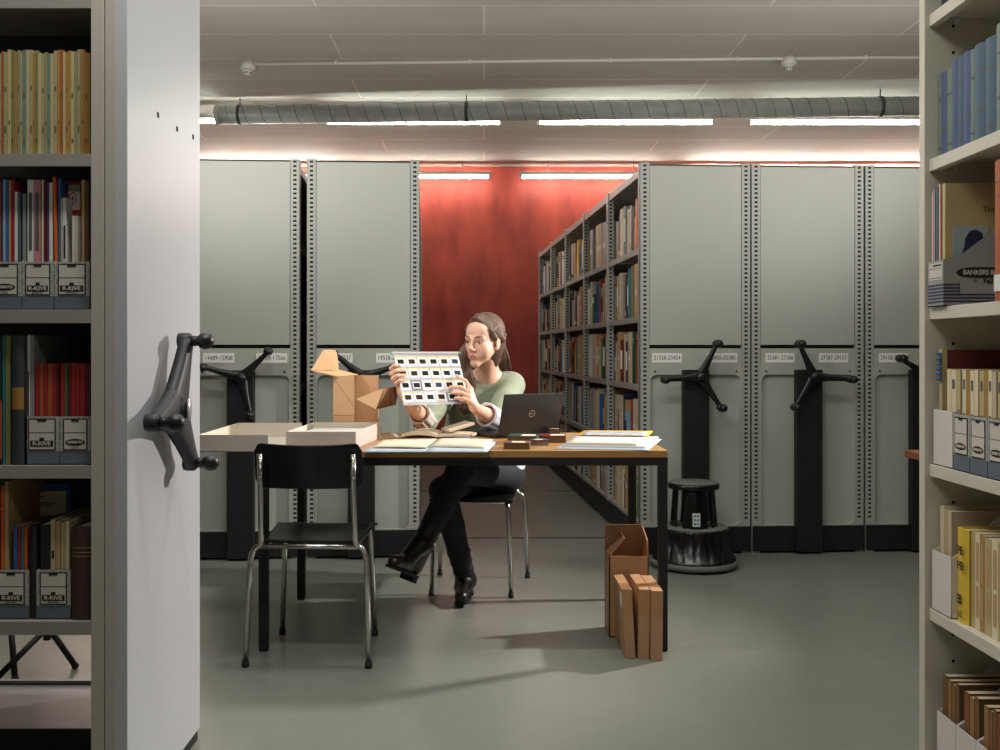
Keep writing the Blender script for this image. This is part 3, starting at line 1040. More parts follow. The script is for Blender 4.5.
# third row
left_row([(-9, -0.4, 338, 'teal', 'hard', 'teal book at the left edge, third shelf of the left bookcase', dict(d=0.22)),
          (0, 2.4, 337, 'black', 'thin', 'black thin book with orange marks, third shelf of the left bookcase', dict(band=[(0.05, 0.5)], bandm=cov('orange'))),
          (2.6, 5.2, 336, 'teal', 'thin', 'teal thin book, third shelf of the left bookcase', {}),
          (5.6, 10.6, 336, 'olive', 'thin', 'olive green book, third shelf of the left bookcase', {})], 2)
left_row([(11.3, 23.4, 336, 'charcoal', 'hard', 'tall charcoal book with gilt label, third shelf of the left bookcase',
           dict(yoff=0.012, band=[(0.43, 0.60)], d=0.24))], 2)
M_leaf = mat('leafy_jacket', (52, 106, 84), 0.5, rgb2=(150, 170, 140), scale=40)
left_row([(23.8, 27.2, 372, 'dark brown', 'thin', 'dark brown thin book beside the tall charcoal one, third shelf', {}),
          (27.4, 30.4, 335, 'white', 'thin', 'tall white softback, third shelf of the left bookcase', dict(yoff=0.03)),
          (30.6, 34.2, 335.5, 'grey', 'thin', 'tall grey softback, third shelf of the left bookcase', dict(yoff=0.03))], 2)
z3 = sl_tops[2]
for p0, p1, wd_, pl in ((-22, 10.8, 'R-KIVE', 'third shelf, left edge'), (24.6, 59.4, 'R-KIVE', 'third shelf, under red volumes'), (60.2, 90.6, 'BANKERS BOX', 'third shelf, right at the post')):
    x0, x1 = lx(p0), lx(p1)
    if p0 < 0: continue
    magazine_file(((x0 + x1) / 2, YF + 0.02, z3), 0, x1 - x0, 0.235, zl(416.5) - z3 - 0.002, 0.10, 'marbled magazine file in the left bookcase, ' + pl, GF, 'marbled', wd_,
                  None if wd_ == 'R-KIVE' else 'Fellowes')
reds = [(35.2, 39.4, 'red'), (39.5, 43.4, 'rust'), (43.5, 47.6, 'red'), (47.7, 52.4, 'rust'), (52.5, 56.0, 'red'), (56.1, 59.0, 'dark red'),
        (60.6, 65.0, 'red'), (65.2, 67.4, 'green'), (67.6, 71.0, 'dark red'), (71.2, 75.8, 'red'), (76.0, 79.6, 'red'), (79.8, 85.2, 'red'), (85.4, 90.2, 'dark red')]
for i, (p0, p1, c) in enumerate(reds):
    YY = YF + 0.03
    x0, x1 = (p0 - VX) * YY / F, (p1 - VX) * YY / F
    book(((x0 + x1) / 2, YY, z3 + 0.003), 0, x1 - x0 - 0.0006, zl(363.5) - z3 - 0.004 + rng.uniform(-.001, .001), 0.18, c,
         ('green thin periodical standing among the red ones, third shelf' if c == 'green' else
          '%s periodical, %s from the left in the red run, third shelf' % (c, ORD[i])), 'red periodicals in the left bookcase', 'periodical', 'periodical', 'thin')
M_pic = mat('dark_picture_cover', (30, 24, 20), 0.4, rgb2=(104, 74, 34), scale=9)
Yp = YF + 0.215
pb = MB().box(((33.0 - VX) * Yp / F, Yp, z3 + 0.004), ((80 - VX) * Yp / F, Yp + 0.012, CH - (333 - VY) * Yp / F))
po = pb.build('book', [M_pic], loc=((55 - VX) * Yp / F, Yp, z3 + 0.004), world=True)
tag(po, 'dark picture book with gold figures turned cover-out behind the red periodicals', 'book', GL)

# fourth row
z4 = sl_tops[3]
for p0, p1, pl in ((-6, 28.4, 'fourth shelf, left one'), (36.4, 70.6, 'fourth shelf, beside the brown leather book')):
    x0, x1 = lx(p0), lx(p1)
    magazine_file(((x0 + x1) / 2, YF + 0.02, z4), 0, x1 - x0, 0.235, zl(571.5) - z4 - 0.002, 0.12, 'marbled magazine file in the left bookcase, ' + pl, GF, 'marbled', 'R-KIVE', 'Bankers Box')
mags([(-5, 0.6, 510, 'dark red', 'dark red folder at the left edge, fourth shelf of the left bookcase', {}),
      (1.0, 4.2, 486, 'orange', 'orange folder, fourth shelf of the left bookcase', {}),
      (4.6, 8.4, 482, 'tan', 'tan tall folder, fourth shelf of the left bookcase', {}),
      (13.6, 17.4, 527, 'blue', 'blue low booklet in front of the newsletter, fourth shelf', {}),
      (17.8, 21.0, 527, 'red', 'red low booklet in front of the newsletter, fourth shelf', {}),
      (21.4, 24.0, 528, 'teal', 'teal low booklet in front of the newsletter, fourth shelf', {}),
      (24.4, 27.4, 527, 'orange', 'orange low booklet in front of the newsletter, fourth shelf', {})], 3)
left_row([(29.0, 35.8, 526, 'black', 'hard', 'black upright book between the two files, fourth shelf', {})], 3)
mags([(40.4, 50.0, 525, 'black', 'black thick book inside the file beside the leather book, fourth shelf', {}),
      (50.6, 55.4, 520, 'straw', 'straw-coloured document bundle with a torn spine, fourth shelf', dict(band=[(0.6, 0.68)], bandm=M_ink)),
      (55.8, 60.4, 522, 'tan', 'tan document bundle, fourth shelf of the left bookcase', {}),
      (60.8, 65.0, 523, 'straw', 'straw thin document bundle with dark foot, fourth shelf', dict(band=[(0.3, 0.5)], bandm=cov('navy'))),
      (65.4, 69.4, 522, 'cream', 'cream document bundle next to the brown leather book, fourth shelf', {})], 3)
left_row([(71.2, 90.4, 527, 'dark brown', 'hard', 'thick brown leather book with gilt lines by the post, fourth shelf', dict(yoff=0.012, band=[(0.68, 0.69), (0.72, 0.73), (0.77, 0.78)], d=0.24))], 3)
Yn = YF + 0.2
nb = MB().box(((8.6 - VX) * Yn / F, Yn, z4 + 0.002), ((70 - VX) * Yn / F, Yn + 0.008, CH - (484 - VY) * Yn / F))
no = nb.build('newsletter', cov('blue'), loc=((30 - VX) * Yn / F, Yn, z4 + 0.002), world=True)
tag(no, 'blue folder with a pale printed newsletter on its front, fourth shelf', 'newsletter', GL)
sh = MB().box(((15.5 - VX) * Yn / F, Yn - 0.0008, z4 + 0.05), ((66 - VX) * Yn / F, Yn, CH - (491 - VY) * Yn / F)).build('newsletter_sheet', M_old, no, world=True)
text('heading', 'C.S.I.C', 0.022, ((33 - VX) * Yn / F - no.location.x, -0.0012, CH - (494.5 - VY) * Yn / F - no.location.z), (R(90), 0, 0), M_ink, sh, ext=0.0001)
text('subheading', 'Newsletter', 0.022, ((36 - VX) * Yn / F - no.location.x, -0.0012, CH - (503.5 - VY) * Yn / F - no.location.z), (R(90), 0, 0), M_ink, sh, ext=0.0001)

# light stand seen under the lowest shelf
apex = Vector((-1.60, 3.52, 0.62))
ls = thing('light_stand', 'black folding tripod stand seen under the left bookcase', 'tripod stand', (apex.x, apex.y, 0))
lo = ls.location
c0 = V(47, 631, 3.47)
pole_x, pole_y = c0.x, c0.y
hz = c0.z
MB().tube([(pole_x, pole_y, hz - 0.03), (pole_x, pole_y, 1.8)], 0.0125, 12).build('pole', M_black, ls, world=True)
MB().box((pole_x - 0.02, pole_y - 0.02, hz - 0.01), (pole_x + 0.02, pole_y + 0.02, hz + 0.035)).build('hub', M_blackp, ls, world=True, bevel=0.004)
for px_, py_, z_ in ((75, 665.5, hz + 0.02), (-6, 681, hz + 0.01), (15, 679, hz + 0.075)):
    Yq = F * (CH - 0.013) / (py_ - VY)
    b = Vector(((px_ - VX) * Yq / F, Yq, 0.013))
    a = Vector((pole_x - (0.13 if z_ > hz + 0.05 else 0), pole_y, z_))
    lg = MB().tube([a, b], 0.0105, 10).build('leg', M_black, ls, world=True)
    MB().ball(b, 0.0128, 8).build('foot', M_rubber, lg, loc=-Vector(ls.location))
MB().tube([(pole_x, pole_y, hz + 0.08), (pole_x - 0.135, pole_y, hz + 0.075)], 0.008, 8).build('brace', M_black, ls, world=True)
MB().box((pole_x - 0.05, pole_y - 0.06, 1.8), (pole_x + 0.05, pole_y + 0.02, 1.9)).build('flash_head', M_blackp, ls, world=True, bevel=0.006)
MB().box((pole_x - 0.05, pole_y + 0.02, 1.8), (pole_x + 0.05, pole_y + 0.021, 1.9)).build('flash_window', M_whitep, ls, world=True)
# ------------------------------------------------------------------ right-hand cream bookcase (faces the aisle, -X)
XR0 = 1.066
YE = 2.42            # camera-side face of the far side panel
YN = 1.30            # near end, out of the picture
RC = thing('bookcase', 'cream steel bookcase in the right foreground with file boxes', 'bookcase', (XR0, YE, 0))
MB().box((XR0, YE, 0), (XR0 + 0.36, YE + 0.03, 2.5)).build('side_panel', M_cream, RC, world=True, bevel=0.0015)
MB().box((XR0, YN - 0.03, 0), (XR0 + 0.36, YN, 2.5)).build('side_panel', M_cream, RC, world=True, bevel=0.0015)
MB().box((XR0 + 0.345, YN, 0.05), (XR0 + 0.358, YE, 2.5)).build('back_panel', M_cream, RC, world=True)
mb = MB()
for k in range(34):
    z = 0.30 + k * 0.064
    mb.add([(XR0 + 0.066, YE - 0.0006, z), (XR0 + 0.066, YE - 0.0006, z + 0.007), (XR0 + 0.073, YE - 0.0006, z + 0.007), (XR0 + 0.073, YE - 0.0006, z)], [(3, 2, 1, 0)])
mb.build('peg_holes', M_hole, RC, world=True)
XS = XR0 + 0.011
zr = [CH - (y - VY) * 2.41 / F for y in (25.7, 171.1, 319.5, 476.3, 620.6)] + [0.09]
SH = [z + 0.029 for z in zr]
for i, z in enumerate(zr):
    mb = MB().box((XS, YN, z), (XS + 0.02, YE - 0.001, SH[i])).box((XS + 0.018, YN, z + 0.021), (XR0 + 0.344, YE - 0.001, SH[i] - 0.0005))
    mb.build('shelf', M_cream, RC, world=True, bevel=0.001)
    for yy in (YE - 0.012,):
        MB().tube([(XR0 + 0.075, yy, z + 0.012), (XR0 + 0.075, yy + 0.012, z + 0.012)], 0.008, 10).build('shelf_peg', M_galv, RC, world=True)
MB().box((XR0, YN, 2.47), (XR0 + 0.36, YE + 0.03, 2.5)).build('top_cover', M_cream, RC, world=True)

GR = 'books in the cream bookcase'


def yr(px, X): return X / ((px - VX) / F)


def right_row(defs, row, X, d=0.2, group=GR, name='book', cat='book'):
    for (p0, p1, h, c, st, lb, kw) in defs:
        kw = dict(kw)
        Xk = X + kw.pop('dx', 0.0)
        y0, y1 = yr(p0, Xk), yr(p1, Xk)
        book((Xk, (y0 + y1) / 2, SH[row] + kw.pop('dz', 0.0)), R(-90), abs(y0 - y1) - 0.0008, h, kw.pop('d', d), c, lb, kw.pop('group', group),
             kw.pop('name', name), kw.pop('cat', cat), st, **kw)


# row 0 (top): a few volumes whose feet show
right_row([(940, 948, 0.2, 'navy', 'hard', 'navy volume on the topmost visible shelf of the cream bookcase', {}),
           (948.3, 957, 0.2, 'slate blue', 'hard', 'slate blue volume on the topmost visible shelf of the cream bookcase', {}),
           (957.3, 969, 0.2, 'mid blue', 'hard', 'mid blue volume at the top right corner, topmost visible shelf', {})], 0, 1.10)
# row 1: run of blue and green bound periodicals
bd = [(0.62, 0.9), (0.08, 0.4)]
xs = [936.8, 940, 945.5, 951, 956, 962, 969, 973, 984, 994.5, 1006, 1020]
cs = ['grey-green', 'mid blue', 'grey-green', 'mid blue', 'slate blue', 'mid blue', 'grey-green', 'slate blue', 'slate blue', 'grey-green', 'slate blue']
hs = [0.203, 0.203, 0.203, 0.216, 0.216, 0.216, 0.214, 0.216, 0.216, 0.232, 0.232]
right_row([(xs[i], xs[i + 1], hs[i], cs[i], 'hard',
            '%s bound periodical, %s from the upright in the blue run, cream bookcase' % (cs[i], ORD[i]),
            dict(band=[(0.72, 0.74), (0.3, 0.34)] if i % 2 else [(0.68, 0.71), (0.1, 0.13)], bandm=M_inkgrey, group='blue bound periodicals in the cream bookcase')) for i in range(11)],
          1, 1.094, name='bound_periodical', cat='bound periodical')

# row 2: a file box seen from its side, magazines inside, an orange book
YB0, YB1 = 2.325, 2.404
fx = 1.068
M_fgrey = mat('file_grey_card', (150, 150, 146), 0.6, var=0.02)
M_navystripe = mat('navy_print', (38, 48, 84), 0.6)
fb = thing('magazine_file', 'pale grey magazine file with navy stripes, side facing out, cream bookcase', 'magazine file', (fx, (YB0 + YB1) / 2, SH[2] + 0.0006), R(-90),
           'magazine files in the cream bookcase')
hx = (YB1 - YB0) / 2
side = [(0, 0), (0.26, 0), (0.26, 0.27), (0.25, 0.27), (0.036, 0.115), (0.002, 0.108)]
mb = MB()
T = Matrix(((0, 0, 1, 0), (1, 0, 0, 0), (0, 1, 0, 0), (0, 0, 0, 1)))
for x in (-hx, hx - 0.002):
    mb.prism(side, x, x + 0.002, 0, T=T)
mb.box((-hx, 0, 0), (hx, 0.26, 0.002)).box((-hx, 0.258, 0), (hx, 0.26, 0.31)).box((-hx, 0, 0), (hx, 0.002, 0.108))
mb.build('file_body', M_fgrey, fb)
mb = MB()
for k in range(6):
    z0 = 0.008 + k * 0.0078
    lng = 0.258 if k < 3 else 0.036
    mb.box((hx, 0.001, z0), (hx + 0.0006, lng, z0 + 0.0042))
    mb.box((-hx, -0.0006, z0), (hx, 0.0, z0 + 0.0042))
mb.box((hx, 0.036, 0.008 + 2 * 0.0078), (hx + 0.0006, 0.038, 0.053))
mb.build('stripe_print', M_navystripe, fb)
lb = MB().box((-hx * 0.85, -0.0008, 0.062), (hx * 0.85, 0, 0.102)).build('front_label', M_file_label, fb)
MB().box((-hx * 0.3, -0.0012, 0.094), (hx * 0.75, -0.0006, 0.098)).box((-hx * 0.8, -0.0012, 0.066), (hx * 0.8, -0.0006, 0.067)).box(
    (-hx * 0.8, -0.0012, 0.088), (hx * 0.8, -0.0006, 0.089)).build('label_lines', M_ink, lb)
n = 28
pl = [(0.092 + 0.062 * math.copysign(abs(math.cos(2 * math.pi * k / n)) ** 0.6, math.cos(2 * math.pi * k / n)), 0.077 + 0.0125 * math.sin(2 * math.pi * k / n)) for k in range(n)]
pq = MB().prism(pl, hx, hx + 0.0008, 0, T=T).build('brand_plaque', M_ink, fb)
text('lettering', 'BANKERS BOX', 0.0155, (hx + 0.0012, 0.092, 0.077), (R(90), 0, R(90)), M_file_label, pq, sx=0.92, ext=0.0001, bold=0.0004)
text('small_lettering', 'BY', 0.009, (hx + 0.001, 0.075, 0.057), (R(90), 0, R(90)), M_ink, fb, ext=0.0001)
text('small_lettering', 'Fellowes', 0.017, (hx + 0.001, 0.122, 0.0565), (R(90), 0, R(90)), M_ink, fb, ext=0.0001, bold=0.0003)
GM = 'magazines in the grey striped file'
mg = [(0.0715, 0.272, 'white', 'white magazine next to the upright in the navy-striped file'), (0.0665, 0.275, 'orange', 'orange-topped magazine in the navy-striped file'),
      (0.0615, 0.278, 'pale blue', 'pale blue magazine in the navy-striped file'), (0.056, 0.28, 'black', 'black magazine in the navy-striped file'),
      (0.0505, 0.281, 'grey-green', 'grey-green magazine in the navy-striped file'), (0.045, 0.281, 'purple', 'purple magazine in the navy-striped file'),
      (0.036, 0.285, 'white', 'white thick magazine in the navy-striped file'), (0.0275, 0.286, 'rust', 'rust and white magazine in the navy-striped file')]
for y, h, c, l in mg:
    book((fx + 0.007, YB0 + y, SH[2] + 0.003), R(-90), 0.0042, h, 0.2, c, l, GM, 'magazine', 'magazine', 'thin', parts=False)
yt = YB0 + 0.008
tb = MB().box((fx + 0.008, yt, SH[2] + 0.003), (fx + 0.215, yt + 0.014, SH[2] + 0.287)).build('magazine', cov('straw'), loc=(fx + 0.01, yt, SH[2] + 0.003), world=True)
tag(tb, 'straw-coloured magazine with a photograph on its cover, front of the navy-striped file', 'magazine', GM)
ph = MB().box((fx + 0.026, yt - 0.0006, SH[2] + 0.09), (fx + 0.11, yt, SH[2] + 0.187)).build('cover_photograph', mat('cover_photo_sky', (110, 150, 170), 0.4, rgb2=(190, 196, 186), scale=14), tb, world=True)
blob = [(0.052, 0.075), (0.060, 0.095), (0.062, 0.115), (0.072, 0.132), (0.088, 0.137), (0.102, 0.128), (0.106, 0.11), (0.1, 0.092), (0.09, 0.075), (0.085, 0.062), (0.055, 0.062)]
T2 = Matrix(((1, 0, 0, fx - 0.008), (0, 0, 1, 0), (0, 1, 0, SH[2] + 0.042), (0, 0, 0, 1)))
mb = MB().prism(blob, yt - 0.0011, yt - 0.0005, 0, T=T2)
mb.f = [q[::-1] for q in mb.f]
mb.build('dark_figure', mat('navy_figure', (30, 34, 52), 0.5, rgb2=(48, 56, 96), scale=30), tb, world=True)
tx = text('cover_title', 'The Maasai', 0.02, (0.13, -0.0008, 0.222), (R(90), 0, 0), M_ink, tb, ext=0.0001)
right_row([(993, 1012, 0.296, 'rust', 'hard', 'tall rust-orange book with white shelf sticker at the right picture edge', dict(band=[(0.84, 0.845), (0.74, 0.745)], bandm=M_ink))], 2, 1.083)
ob = [o for o in col.objects if o.get('label', '').startswith('tall rust-orange')][0]
MB().box((-0.018, -0.0085, 0.02), (0.012, -0.007, 0.055)).build('shelf_sticker', M_paper, ob)

# row 3: files, spiral binder and a run of cream periodicals
GF2 = 'magazine files in the cream bookcase'


def right_file(p0, p1, row, kind, fh, bh, label, X=1.082, word=None, tail=None):
    y0, y1 = yr(p0, X), yr(p1, X)
    return magazine_file((X, (y0 + y1) / 2, SH[row]), R(-90), abs(y0 - y1) - 0.001, 0.25, fh, bh, label, GF2, kind, word, tail)


right_file(933.5, 952.5, 3, 'white', 0.132, 0.24, 'white magazine file next to the upright, shelf with cream periodicals')
right_file(953, 969.6, 3, 'marbled', 0.128, 0.13, 'marbled magazine file beside the white one in the cream bookcase', 1.08, 'BANKERS BOX')
right_file(970, 987.4, 3, 'marbled', 0.128, 0.13, 'marbled magazine file, second from the white one, cream bookcase', 1.08, 'BANKERS BOX')
right_file(987.8, 1007, 3, 'marbled', 0.128, 0.13, 'marbled magazine file at the picture edge, cream bookcase', 1.08, 'BANKERS BOX')
bl_ = thing('spiral_binder', 'maroon ring binder with blue comb teeth behind the cream periodicals', 'binder', (1.094, 2.395, SH[3] + 0.004), R(-90), None)
MB().box((-0.009, 0.012, 0), (0.009, 0.21, 0.272)).build('cover', cov('dark red'), bl_)
MB().box((-0.009, 0.0, 0), (0.007, 0.012, 0.274)).build('page_edge', cov('straw'), bl_)
for k in range(6):
    MB().tube([(-0.009, -0.004, 0.262 - k * 0.012), (0.009, -0.004, 0.262 - k * 0.012)], 0.0034, 8).build('comb_tooth', cov('blue'), bl_)
prs = [(947, 951), (951.2, 956), (956.2, 960.4), (962.4, 966), (966.2, 970), (970.2, 974), (974.2, 978), (979.6, 984), (984.2, 988), (988.2, 992), (992.2, 996.2), (997.8, 1001), (1001.2, 1005)]
ccs = ['cream', 'cream', 'straw', 'cream', 'ochre', 'cream', 'cream', 'straw', 'ochre', 'cream', 'beige', 'straw', 'cream']
for i in range(13):
    right_row([(prs[i][0], prs[i][1], 0.226 - (0.002 if i % 3 else 0) , ccs[i], 'thin', '%s periodical, %s from the upright in the cream run' % (ccs[i], ORD[i]),
                dict(band=[(0.46, 0.56), (0.80, 0.9)] if i % 2 else [(0.44, 0.5)], bandm=M_inkgrey, dz=0.004, d=0.17, group='cream periodicals in the cream bookcase', name='periodical', cat='periodical'))],
              3, 1.10)
# row 4: white file, tan issues, yellow volume
right_file(932, 951, 4, 'white', 0.142, 0.25, 'white magazine file next to the upright, shelf with the yellow volume', 1.080)
for i, (p0, p1, c, h) in enumerate(((940, 944, 'cream', 0.243), (944.3, 947, 'straw', 0.24), (947.2, 951.5, 'beige', 0.238))):
    right_row([(p0, p1, h, c, 'thin', '%s issue in the white file beside the yellow volume' % c, dict(dz=0.004, d=0.2, group='issues in the white file', name='periodical', cat='periodical'))], 4, 1.10)
right_row([(956, 967.5, 0.214, 'yellow', 'hard', 'yellow volume lettered PE, beside the white file, cream bookcase', dict(d=0.16))], 4, 1.092)
ob = [o for o in col.objects if o.get('label', '').startswith('yellow volume')][0]
zo = Vector((0, 0, 0))
text('lettering', 'PE', 0.026, (0.004, -0.0062, 0.165), (R(90), 0, 0), M_ink, ob, ext=0.0001, bold=0.0006)
text('lettering', 'PEI', 0.026, (0.006, -0.0062, 0.13), (R(90), 0, 0), M_ink, ob, ext=0.0001, bold=0.0006)
text('volume_mark', '63', 0.022, (0.004, -0.0062, 0.02), (R(90), 0, 0), M_ink, ob, ext=0.0001)
MB().box((-0.010, -0.0066, 0.044), (0.008, -0.0055, 0.048)).box((-0.010, -0.0066, 0.052), (0.008, -0.0055, 0.056)).box((-0.010, -0.0066, 0.060), (0.008, -0.0055, 0.064)).build('spine_lines', M_ink, ob)
px = 969.0
i = 0
rng = random.Random(9)
while px < 1003:
    wpx = rng.uniform(4.5, 7.5)
    c = ['straw', 'cream', 'ochre', 'straw', 'cream'][i % 5]
    right_row([(px, px + wpx, 0.213 + rng.uniform(-.003, .002), c, 'thin', '%s periodical, %s after the yellow volume, cream bookcase' % (c, ORD[i]),
                dict(band=[(0.12, 0.45), (0.5, 0.9)], bandm=cov('tan'), d=0.16, group='straw periodicals beside the yellow volume', name='periodical', cat='periodical'))], 4, 1.10)
    px += wpx + 0.1
    i += 1
# row 5: white files full of brown issues
for p0, p1, pl in ((937, 955.6, 'next to the upright'), (956, 975.6, 'second from the upright'), (976, 1004, 'at the picture edge')):
    right_file(p0, p1, 5, 'white', 0.137, 0.24, 'white magazine file of brown issues, lowest visible shelf, ' + pl, 1.086)
px = 942.6
i = 0
GB = 'brown issues on the lowest visible shelf'
while px < 1003:
    wpx = rng.uniform(3.6, 5.6)
    c = ['brown', 'ochre', 'tan', 'brown', 'rust', 'ochre'][i % 6]
    skip = any(abs(px + wpx / 2 - b) < wpx / 2 + 0.8 for b in (961.0, 981.3))
    if not skip:
        right_row([(px + .2, px + wpx - .2, 0.222 - (i % 3) * 0.004, mat('aged_' + c, {'brown': (116, 82, 50), 'ochre': (150, 108, 60), 'tan': (132, 94, 56), 'rust': (128, 78, 44)}[c], 0.75, var=0.14, scale=30), 'thin',
                    'aged %s issue, %s from the upright, lowest visible shelf' % (c, ORD[i]), dict(dz=0.004, d=0.18, group=GB, name='periodical', cat='periodical'))], 5, 1.098)
        i += 1
    px += wpx

# ------------------------------------------------------------------ the work table
TX0, TX1, TY0, TY1, TZ = -0.837, 0.682, 3.708, 4.51, 0.747


def work_table(name, label, x0, x1, y0, y1, wood, leg_in=0.0, leg_y=0.0):
    t = thing(name, label, 'table', ((x0 + x1) / 2, (y0 + y1) / 2, 0))
    MB().box((x0, y0, TZ - 0.026), (x1, y1, TZ)).build('tabletop', wood, t, world=True, bevel=0.002)
    lw = 0.034
    fr = MB()
    a0, a1, b0, b1 = x0 + leg_in, x1 - leg_in, y0 + leg_y, y1 - leg_y
    fr.box((a0, b0 + 0.002, TZ - 0.056), (a1, b0 + lw, TZ - 0.0262)).box((a0, b1 - lw, TZ - 0.056), (a1, b1 - 0.002, TZ - 0.0262))
    fr.box((a0, b0 + lw, TZ - 0.056), (a0 + lw, b1 - lw, TZ - 0.0262)).box((a1 - lw, b0 + lw, TZ - 0.056), (a1, b1 - lw, TZ - 0.0262))
    fr.build('apron_frame', M_black, t, world=True)
    for X in (a0, a1 - lw):
        for Y in (b0 + 0.002, b1 - lw - 0.002):
            l = MB().box((X, Y, 0.006), (X + lw, Y + lw, TZ - 0.056)).build('leg', M_black, t, world=True, bevel=0.002)
            MB().box((X + 0.002, Y + 0.002, 0.0), (X + lw - 0.002, Y + lw - 0.002, 0.007)).build('leg_glide', M_rubber, l, world=False)
            l.children[0].location = -Vector(t.location)
    return t


work_table('work_table', 'oak-topped work table with black square steel legs', TX0, TX1, TY0, TY1, M_oak)
work_table('console_table', 'narrow reddish wooden console peeking out behind the cream bookcase', 1.572, 2.9, 3.62, 3.74, M_oakred, 0.14, 0.004)


# ------------------------------------------------------------------ chairs
def make_chair(loc, rz, label):
    t = thing('school_chair', label, 'chair', loc, rz, 'black chairs with chrome frames')
    ts = 0.0105
    # seat shell: slightly dished plywood
    def seat(u, v):
        x, y = (u - .5) * 0.385, -0.165 + v * 0.375
        rr = ((x / 0.15) ** 2 + ((y - 0.02) / 0.15) ** 2)
        z = 0.437 - 0.012 * math.exp(-rr * 1.2) + 0.012 * v * v - (0.014 * max(0, v - 0.85) / 0.15) * 1.0
        x *= 1.0 - 0.10 * (1 - v)
        return (x, y, z)
    MB().grid(seat, 20, 20).build('seat', M_blackwood, t, solid=0.011, bevel=0.002)

    def back(u, v):
        x = (u - .5) * 0.385
        y = -0.196 - 0.034 * (1 - (x / 0.19) ** 2) + 0.03 + 0.012 * (1 - v)
        cut = 0.012 * (1 - (abs(u - .5) * 2) ** 6)
        r = 0.030
        e = max(0, abs(x) - (0.1925 - r))
        dz = r - math.sqrt(max(0, r * r - e * e)) if e > 0 else 0
        z0, z1 = 0.628 + dz, 0.792 - dz - 0.008 * (1 - (abs(u - .5) * 2) ** 2)
        return (x, y - 0.02 * v, z0 + (z1 - z0) * v)
    MB().grid(back, 28, 10).build('backrest', M_blackwood, t, solid=0.011, bevel=0.002)
    for s in (-1, 1):
        # one bent tube: back stile, knee at the seat, rear leg
        pts = [(s * 0.165, -0.214, 0.755), (s * 0.165, -0.206, 0.65), (s * 0.167, -0.19, 0.50), (s * 0.168, -0.182, 0.455), (s * 0.170, -0.174, 0.432), (s * 0.176, -0.17, 0.422),
               (s * 0.184, -0.17, 0.419), (s * 0.195, -0.172, 0.410), (s * 0.204, -0.176, 0.392), (s * 0.209, -0.182, 0.36), (s * 0.219, -0.205, 0.012)]
        lg = MB().tube(pts, ts, 12).build('leg', M_chrome, t)
        MB().lathe([(0.0125, 0), (0.0135, 0.004), (0.0125, 0.022)], 14, T=Matrix.Translation((s * 0.219, -0.205, 0))).build('foot_cap', M_rubber, lg)
        pts = [(s * 0.160, 0.10, 0.421), (s * 0.160, 0.165, 0.424), (s * 0.163, 0.180, 0.418), (s * 0.167, 0.188, 0.404), (s * 0.170, 0.190, 0.38), (s * 0.183, 0.20, 0.012)]
        lg = MB().tube(pts, ts, 12).build('leg', M_chrome, t)
        MB().lathe([(0.0125, 0), (0.0135, 0.004), (0.0125, 0.022)], 14, T=Matrix.Translation((s * 0.183, 0.20, 0))).build('foot_cap', M_rubber, lg)
        MB().tube([(s * 0.163, -0.165, 0.4195), (s * 0.160, 0.11, 0.421)], ts, 12).build('seat_rail', M_chrome, t)
        for z in (0.67, 0.735):
            MB().ball((s * 0.165, -0.205 - 0.01 - (z - 0.67) * 0.05, z), 0.006, 8).build('rivet', M_chrome, t)
    MB().tube([(-0.172, -0.171, 0.4195), (0.172, -0.171, 0.4195)], 0.009, 12).build('cross_bar', M_chrome, t)
    MB().tube([(-0.16, 0.13, 0.4215), (0.16, 0.13, 0.4215)], 0.009, 12).build('cross_bar', M_chrome, t)
    return t


chair = make_chair((-0.618, 3.733, 0), R(-2), 'empty black chair with chrome legs in front of the table')
c2 = copy_tree(chair)
c2.location = (-0.031, 4.743, 0)
c2.rotation_euler = (0, 0, R(172))
c2['label'] = 'black chair with chrome legs the woman sits on'

# ------------------------------------------------------------------ kick stool
ST = thing('step_stool', 'round black two-step kick stool with grey treads', 'step stool', (1.088, 5.19, 0))
MB().lathe([(0.185, 0.012), (0.222, 0.012), (0.226, 0.022), (0.222, 0.036), (0.212, 0.042), (0.19, 0.042)], 64).build('bumper_ring', M_tread, ST)
MB().lathe([(0.20, 0.0), (0.205, 0.012), (0.19, 0.014)], 48).build('base_ring', M_rubber, ST)
n = 72
prof = [(0.214, 0.040), (0.212, 0.052), (0.204, 0.056), (0.178, 0.195), (0.177, 0.202), (0.168, 0.206)]
vs, fs = [], []
for j, (r, z) in enumerate(prof):
    for k in range(n * 2):
        a = math.pi * k / n
        rr = r - (0.0055 if (k % 8) in (0, 1) and 2 <= j <= 3 else 0)
        vs.append((rr * math.cos(a), rr * math.sin(a), z))
for j in range(len(prof) - 1):
    for k in range(n * 2):
        k2 = (k + 1) % (n * 2)
        fs.append((j * 2 * n + k, j * 2 * n + k2, (j + 1) * 2 * n + k2, (j + 1) * 2 * n + k))
MB().add(vs, fs, 0, True).build('lower_drum', M_gloss, ST)
MB().lathe([(0, 0.203), (0.17, 0.203), (0.174, 0.206), (0.170, 0.2095), (0.0, 0.2095)], 64).build('lower_tread', M_tread, ST)
for k in range(4):
    a = R(-98 + 90 * k)
    # curved leg plate, wider at foot
    def plate(u, v, a=a):
        r = 0.112 - 0.016 * v
        hw = 0.60 - 0.06 * v
        an = a + (u - .5) * 2 * hw
        rr = r + 0.012 * math.cos((u - .5) * math.pi * 3) * 0.5
        return (rr * math.cos(an), rr * math.sin(an), 0.2095 + 0.205 * v)
    MB().grid(plate, 12, 6).build('support_column', M_gloss, ST, solid=0.008)
MB().lathe([(0.10, 0.404), (0.129, 0.404), (0.132, 0.410), (0.132, 0.428), (0.126, 0.434), (0.11, 0.434)], 56).build('top_rim', M_gloss, ST)
